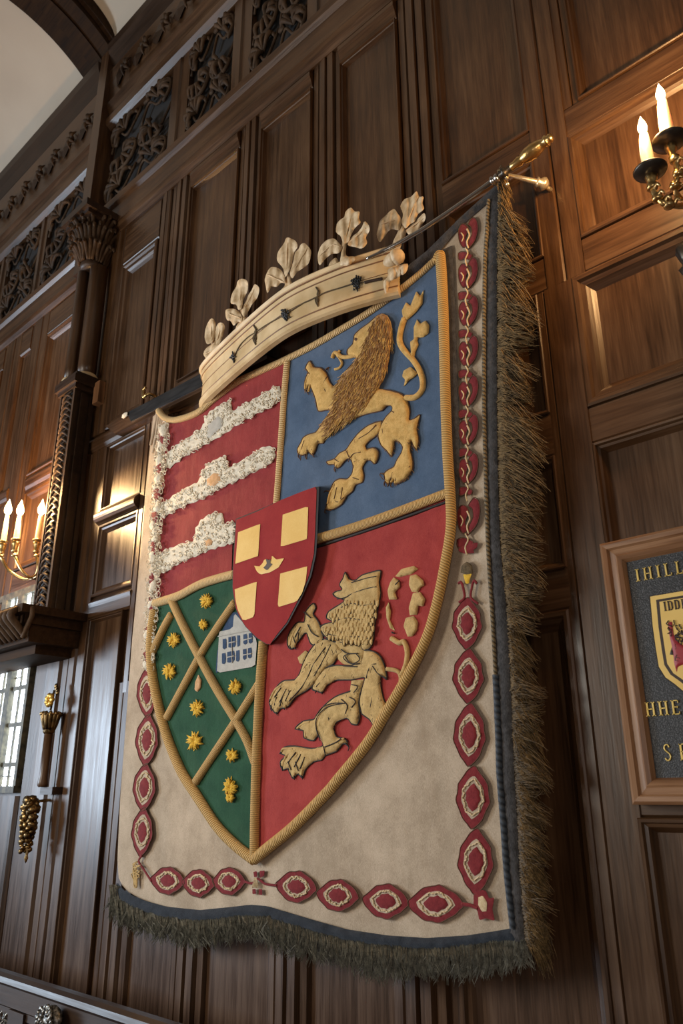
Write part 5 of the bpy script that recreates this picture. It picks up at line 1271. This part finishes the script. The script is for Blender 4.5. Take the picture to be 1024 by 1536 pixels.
mb = MB(); pb = W(1022, 385, .04)
px_ = W(1030, 380, .03)
lathe(mb, (px_.x, -.03, px_.z-.12), [(.003, 0), (.014, .02), (.008, .03), (.02, .05), (.028, .07), (.014, .085), (.02, .10), (.03, .13), (.022, .15)], 18, (0, 0, 1), .08)
tube(mb, catmull([Vector((px_.x, -.02, px_.z+.02)), Vector((px_.x+.03, -.02, px_.z+.1)), Vector((body.x, -.02, body.z-.04))], 5), .008, 8); mb.build('pendant_drop', 'pan_metal', scn)

cb = []
for (x, yb, yt, off, lb) in ((5, 813, 774, .24, 'lit candle of the left sconce, leftmost at the photo edge'), (24, 810, 775, .20, 'lit candle of the left sconce, between its two neighbours'), (56, 811, 774, .12, 'lit candle of the left sconce, nearest the carved pilaster')):
    cb.append(candle(x, yb, yt, off, 8.6, lb, 'lit candles', 26, 23))
sl = thing('wall_sconce', 'old brass wall sconce with curved arms carrying three lit candles left of the carved pilaster', 'candle sconce', W(40, 860, 0))
for c, r in cb:
    mb = MB(); pan(mb, c, r*1.7); lathe(mb, c-Vector((0, 0, .075)), [(.010, 0), (.018, .008), (.014, .02), (.02, .05), (.022, .062), (.012, .066)], 16); mb.build('candle_cup', 'brass', sl)
hub = W(48, 866, .10)
for c, pts in ((cb[2][0], [(56, 838, .12), (57, 852, .115), (54, 862, .11)]), (cb[1][0], [(24, 838, .20), (33, 856, .17), (44, 866, .13)]), (cb[0][0], [(3, 838, .24), (14, 856, .19), (34, 868, .13)])):
    cc = catmull([c-Vector((0, 0, .07))]+[W(*p) for p in pts]+[hub], 5); mb = MB(); tube(mb, cc, .009, 8)
    lathe(mb, cc[3]-Vector((0, 0, .01)), [(.009, 0), (.019, .005), (.017, .012), (.010, .018)], 12)
    mb.build('curved_arm', 'brass', sl)
mb = MB(); lathe(mb, (hub.x, PB, hub.z), [(.05, 0), (.05, .01), (.03, .025), (.012, .035), (.012, .13)], 20, (0, -1, 0)); mb.build('wall_plate', 'dark_brass', sl)

# ------------------------------------------------------------------ framed plaque
PO = .04
pt_ = W(905, 815, PO); pb_ = W(941, 1207, PO)
X0 = (pt_.x+pb_.x)/2; Z1p = pt_.z; Z0p = pb_.z; X1 = X0+1.02
pq = thing('framed_plaque', 'dark granite plaque with gold lettering and a yellow shield in a wooden frame', 'plaque', ((X0+X1)/2, 0, Z0p))
fw_ = .062
def fr(x0, x1, z0, z1, prof_, mat, vert):
    pass
frp = [(0, 0.0), (0, -PO), (.12, -PO-.006), (.30, -PO-.004), (.38, -PO+.004), (.62, -PO+.002), (.70, -PO-.002), (.86, -PO+.004), (1, -PO+.018), (1, 0.0)]
def ringp(t): 
    w = fw_*t; return [(X0+w, Z0p+w), (X1-w, Z0p+w), (X1-w, Z1p-w), (X0+w, Z1p-w)]
for k, nm in enumerate(('h', 'v', 'h', 'v')):
    mb = MB(); vs = []
    for t, y in frp:
        R_ = ringp(t); a, b = R_[k], R_[(k+1) % 4]; vs += [(a[0], y, a[1]), (b[0], y, b[1])]
    n = len(frp); fs = [(2*i, 2*i+1, 2*((i+1) % n)+1, 2*((i+1) % n)) for i in range(n)]+[tuple(2*i for i in range(n))[::-1], tuple(2*i+1 for i in range(n))]
    mb.add(vs, fs); mb.build('frame_rail', 'frame_wood_h' if nm == 'h' else 'frame_wood', pq)
mb = MB(); mb.box(X0+fw_-.004, X1-fw_+.004, -PO+.016, 0.0, Z0p+fw_-.004, Z1p-fw_+.004); bd = mb.build('stone_board', 'granite', pq)
YB = -PO+.016
GL = {  # serif strokes on a unit-high grid: (x0,z0,x1,z1,width)
 'I': (.30, [(.15, 0, .15, 1, .13), (.02, .03, .28, .03, .05), (.02, .97, .28, .97, .05)]),
 'H': (.62, [(.12, 0, .12, 1, .12), (.50, 0, .50, 1, .12), (.12, .5, .5, .5, .07), (0, .03, .24, .03, .05), (0, .97, .24, .97, .05), (.38, .03, .62, .03, .05), (.38, .97, .62, .97, .05)]),
 'L': (.50, [(.12, 0, .12, 1, .12), (.0, .97, .25, .97, .05), (0, .03, .48, .03, .07), (.46, .0, .46, .22, .05)]),
 'E': (.50, [(.12, 0, .12, 1, .12), (0, .03, .48, .03, .06), (0, .97, .46, .97, .06), (.12, .52, .38, .52, .06), (.46, 0, .46, .2, .05), (.44, .8, .44, 1, .05), (.38, .44, .38, .6, .04)]),
 'F': (.48, [(.12, 0, .12, 1, .12), (0, .03, .26, .03, .05), (0, .97, .46, .97, .06), (.12, .52, .36, .52, .06), (.44, .8, .44, 1, .05)]),
 'D': (.56, [(.10, 0, .10, 1, .14), (0, .05, .36, .05, .09), (0, .95, .36, .95, .09), (.46, .2, .46, .8, .14), (.34, .04, .47, .22, .10), (.34, .96, .47, .78, .10)]),
}
def glyph(mb, ch, x, z, h, y, dy=.004, wf=1.0):
    if ch == 'S':
        p = [(.42, .80), (.36, .95), (.20, .98), (.07, .86), (.08, .68), (.24, .54), (.40, .40), (.43, .20), (.30, .04), (.14, .03), (.04, .18)]
        q = catmull([Vector((x+a*h*wf, y-dy*.5, z+b*h)) for a, b in p], 3); tube(mb, q, h*.05, 6); return .50*h*wf
    w, st = GL[ch]
    for x0, z0, x1, z1, t in st:
        a = Vector((x+x0*h*wf, 0, z+z0*h)); b = Vector((x+x1*h*wf, 0, z+z1*h)); d = (b-a).normalized(); s = Vector((-d.z, 0, d.x))*t*h*.5
        c = [a-s, b-s, b+s, a+s]; vs = [(p.x, y, p.z) for p in c]+[(p.x, y-dy, p.z) for p in c]
        mb.add(vs, [(4, 5, 6, 7), (0, 1, 5, 4), (1, 2, 6, 5), (2, 3, 7, 6), (3, 0, 4, 7), (3, 2, 1, 0)])
    return w*h*wf
def word(txt, px, py, hpx, gap, wf=1.0, mat='gold_paint', par=None):
    """px,py = lower left of the first letter in the photo"""
    o = W(px, py, -YB); h = hpx*mpp(px, py, -YB)*1.03; x = o.x
    for ch in txt:
        mb = MB(); w = glyph(mb, ch, x, o.z, h, YB+.0005, wf=wf); mb.build('gold_letter', mat, par or pq); x += w+gap*h
word('IHILL', 954.5, 873, 18.5, .30, 1.12)
word('HHE', 970, 1075, 20, .22, 1.15)
word('SFE', 998, 1141.5, 23, .55, .85)
# yellow shield on the stone; its right half lies beyond the photo, so mirror the left half
e0 = W(976, 895, -YB+.01); 
def PL(px, py): 
    p = W(px, py, -YB+.008); return (p.x, p.z)
L_half = [PL(975, 895), PL(979, 940), PL(984, 975), PL(988, 1000), PL(998, 1016), PL(1012, 1026), PL(1024, 1036)]
cxs = L_half[0][0]+.215
bot = (cxs, L_half[-1][1]-.045)
def shp_(ins):
    pts = L_half+[bot]; pts = pts+[(2*cxs-x, z) for x, z in pts[-2::-1]]
    zc = (L_half[0][1]+bot[1])/2; out = []
    for x, z in pts:
        out.append((cxs+(x-cxs)*(1-ins/.215), zc+(z-zc)*(1-ins/.18)))
    return out
def slab(poly, y0, y1, name, mat, par, label=None):
    n = len(poly); vs = [(x, y0, z) for x, z in poly]+[(x, y1, z) for x, z in poly]
    mb = MB(); mb.add(vs, [tuple(range(n, 2*n)), tuple(range(n))[::-1]]+[(i, (i+1) % n, n+(i+1) % n, n+i) for i in range(n)])
    o = mb.build(name, mat, par)
    if label: tag(o, label=label)
    return o
slab(shp_(-.004), YB, YB-.006, 'shield_edge', 'black_line', pq)
es = slab(shp_(0), YB, YB-.009, 'shield_emblem', 'emblem_yellow', pq, 'yellow shield emblem')
slab(shp_(.014), YB-.0085, YB-.0098, 'dark_line', 'emblem_dark', es)
slab(shp_(.022), YB-.009, YB-.0108, 'yellow_face', 'emblem_yellow', es)
mb = MB(); o = W(996, 917, -YB+.011); x = o.x
for ch in 'IDDEID': x += glyph(mb, ch, x, o.z, .024, YB-.0108, .002, .95)+.004
mb.build('dark_lettering', 'emblem_dark', es)
mb = MB(); EM = lambda x, y, h: W(x, y, -YB+.0105+h)
relief(mb, T(890, 760, 3.336, [(372, 580), (392, 575), (400, 640), (425, 680), (460, 700), (520, 690), (520, 800), (447, 790), (420, 800), (415, 830), (402, 780), (398, 730), (378, 640)]), EM, 0, .003, 4, 3, .001, .001)
mb.build('red_figure', 'emblem_red', es)
mb = MB(); q = random.Random(5)
for k in range(46):
    x = q.uniform(1002, 1045); y = q.uniform(928, 985)
    if x < 1002+max(0, (y-950))*.25: continue
    rope(mb, [(x, y), (x+q.uniform(-4, 4), y+q.uniform(1, 4)), (x+q.uniform(-5, 5), y+q.uniform(3, 7)), (x+q.uniform(-3, 6), y+q.uniform(5, 9))], .003, .9, 5, step=.02, mp=EM)
for pl in ([(380, 740), (392, 700), (400, 742)], [(400, 740), (415, 735), (412, 775)]): relief(mb, T(890, 760, 3.336, pl), EM, 0, .002, 2, 2, .001, .001)
mb.build('dark_curls', 'emblem_dark', es)

# ------------------------------------------------------------------ small details on the wall: chips in the paintwork of the stile
# ------------------------------------------------------------------ light
def area(name, loc, tgt, w, h, e, col):
    ld = bpy.data.lights.new(name, 'AREA'); ld.shape = 'RECTANGLE'; ld.size = w; ld.size_y = h; ld.energy = e; ld.color = col
    o = bpy.data.objects.new(name, ld); COL.objects.link(o); o.location = loc
    d = Vector(tgt)-Vector(loc); o.rotation_euler = d.to_track_quat('-Z', 'Y').to_euler(); return o
area('daylight_far_window', (-8.9, -4.1, 2.1), (-3.3, 0, 1.7), 1.5, 1.7, 330, (.70, .84, 1.0))
area('daylight_opposite_window', (-3.9, -3.6, 2.3), (-1.9, 0, 1.9), 1.2, 1.6, 84, (1.0, .92, .80))
area('unseen_key_lamp', (.9, -3.4, 1.7), (-1.0, 0, 1.4), .8, .8, 22, (1.0, .92, .86))  # unseen key lamp added behind the camera, no lantern hangs there
def spot(name, loc, tgt, e, ang, col, size=.05):
    ld = bpy.data.lights.new(name, 'SPOT'); ld.energy = e; ld.spot_size = math.radians(ang); ld.spot_blend = .8; ld.color = col; ld.shadow_soft_size = size
    o = bpy.data.objects.new(name, ld); COL.objects.link(o); o.location = loc
    o.rotation_euler = (Vector(tgt)-Vector(loc)).to_track_quat('-Z', 'Y').to_euler()
spot('added_rail_spot', (-3.95, -.30, 3.12), (-3.40, .0, 2.92), 95, 50, (1, .66, .30))  # unseen warm spot added near the left sconce to brighten the rail
w = bpy.data.worlds.new('room_air'); w.use_nodes = True; SC.world = w
w.node_tree.nodes['Background'].inputs[0].default_value = (.85, .72, .56, 1); w.node_tree.nodes['Background'].inputs[1].default_value = .10

# ------------------------------------------------------------------ camera
cd = bpy.data.cameras.new('camera'); co = bpy.data.objects.new('camera', cd); COL.objects.link(co)
cd.sensor_fit = 'VERTICAL'; cd.sensor_height = 24; cd.sensor_width = 16; cd.lens = 24*F/1536
r_ = Vector((_X[0], _Y[0], _U[0])); dn = Vector((_X[1], _Y[1], _U[1])); fw__ = Vector((_X[2], _Y[2], _U[2]))
M_ = Matrix((( r_.x, -dn.x, -fw__.x, 0), (r_.y, -dn.y, -fw__.y, -D), (r_.z, -dn.z, -fw__.z, ZC), (0, 0, 0, 1)))
co.matrix_world = M_
cd.clip_start = .02; cd.clip_end = 60
cd.dof.use_dof = True; cd.dof.focus_distance = 2.75; cd.dof.aperture_fstop = 3.5
SC.camera = co
SC.view_settings.view_transform = 'Standard'; SC.view_settings.look = 'None'; SC.view_settings.gamma = 1; SC.view_settings.use_curve_mapping = False
SC.view_settings.exposure = 0.0
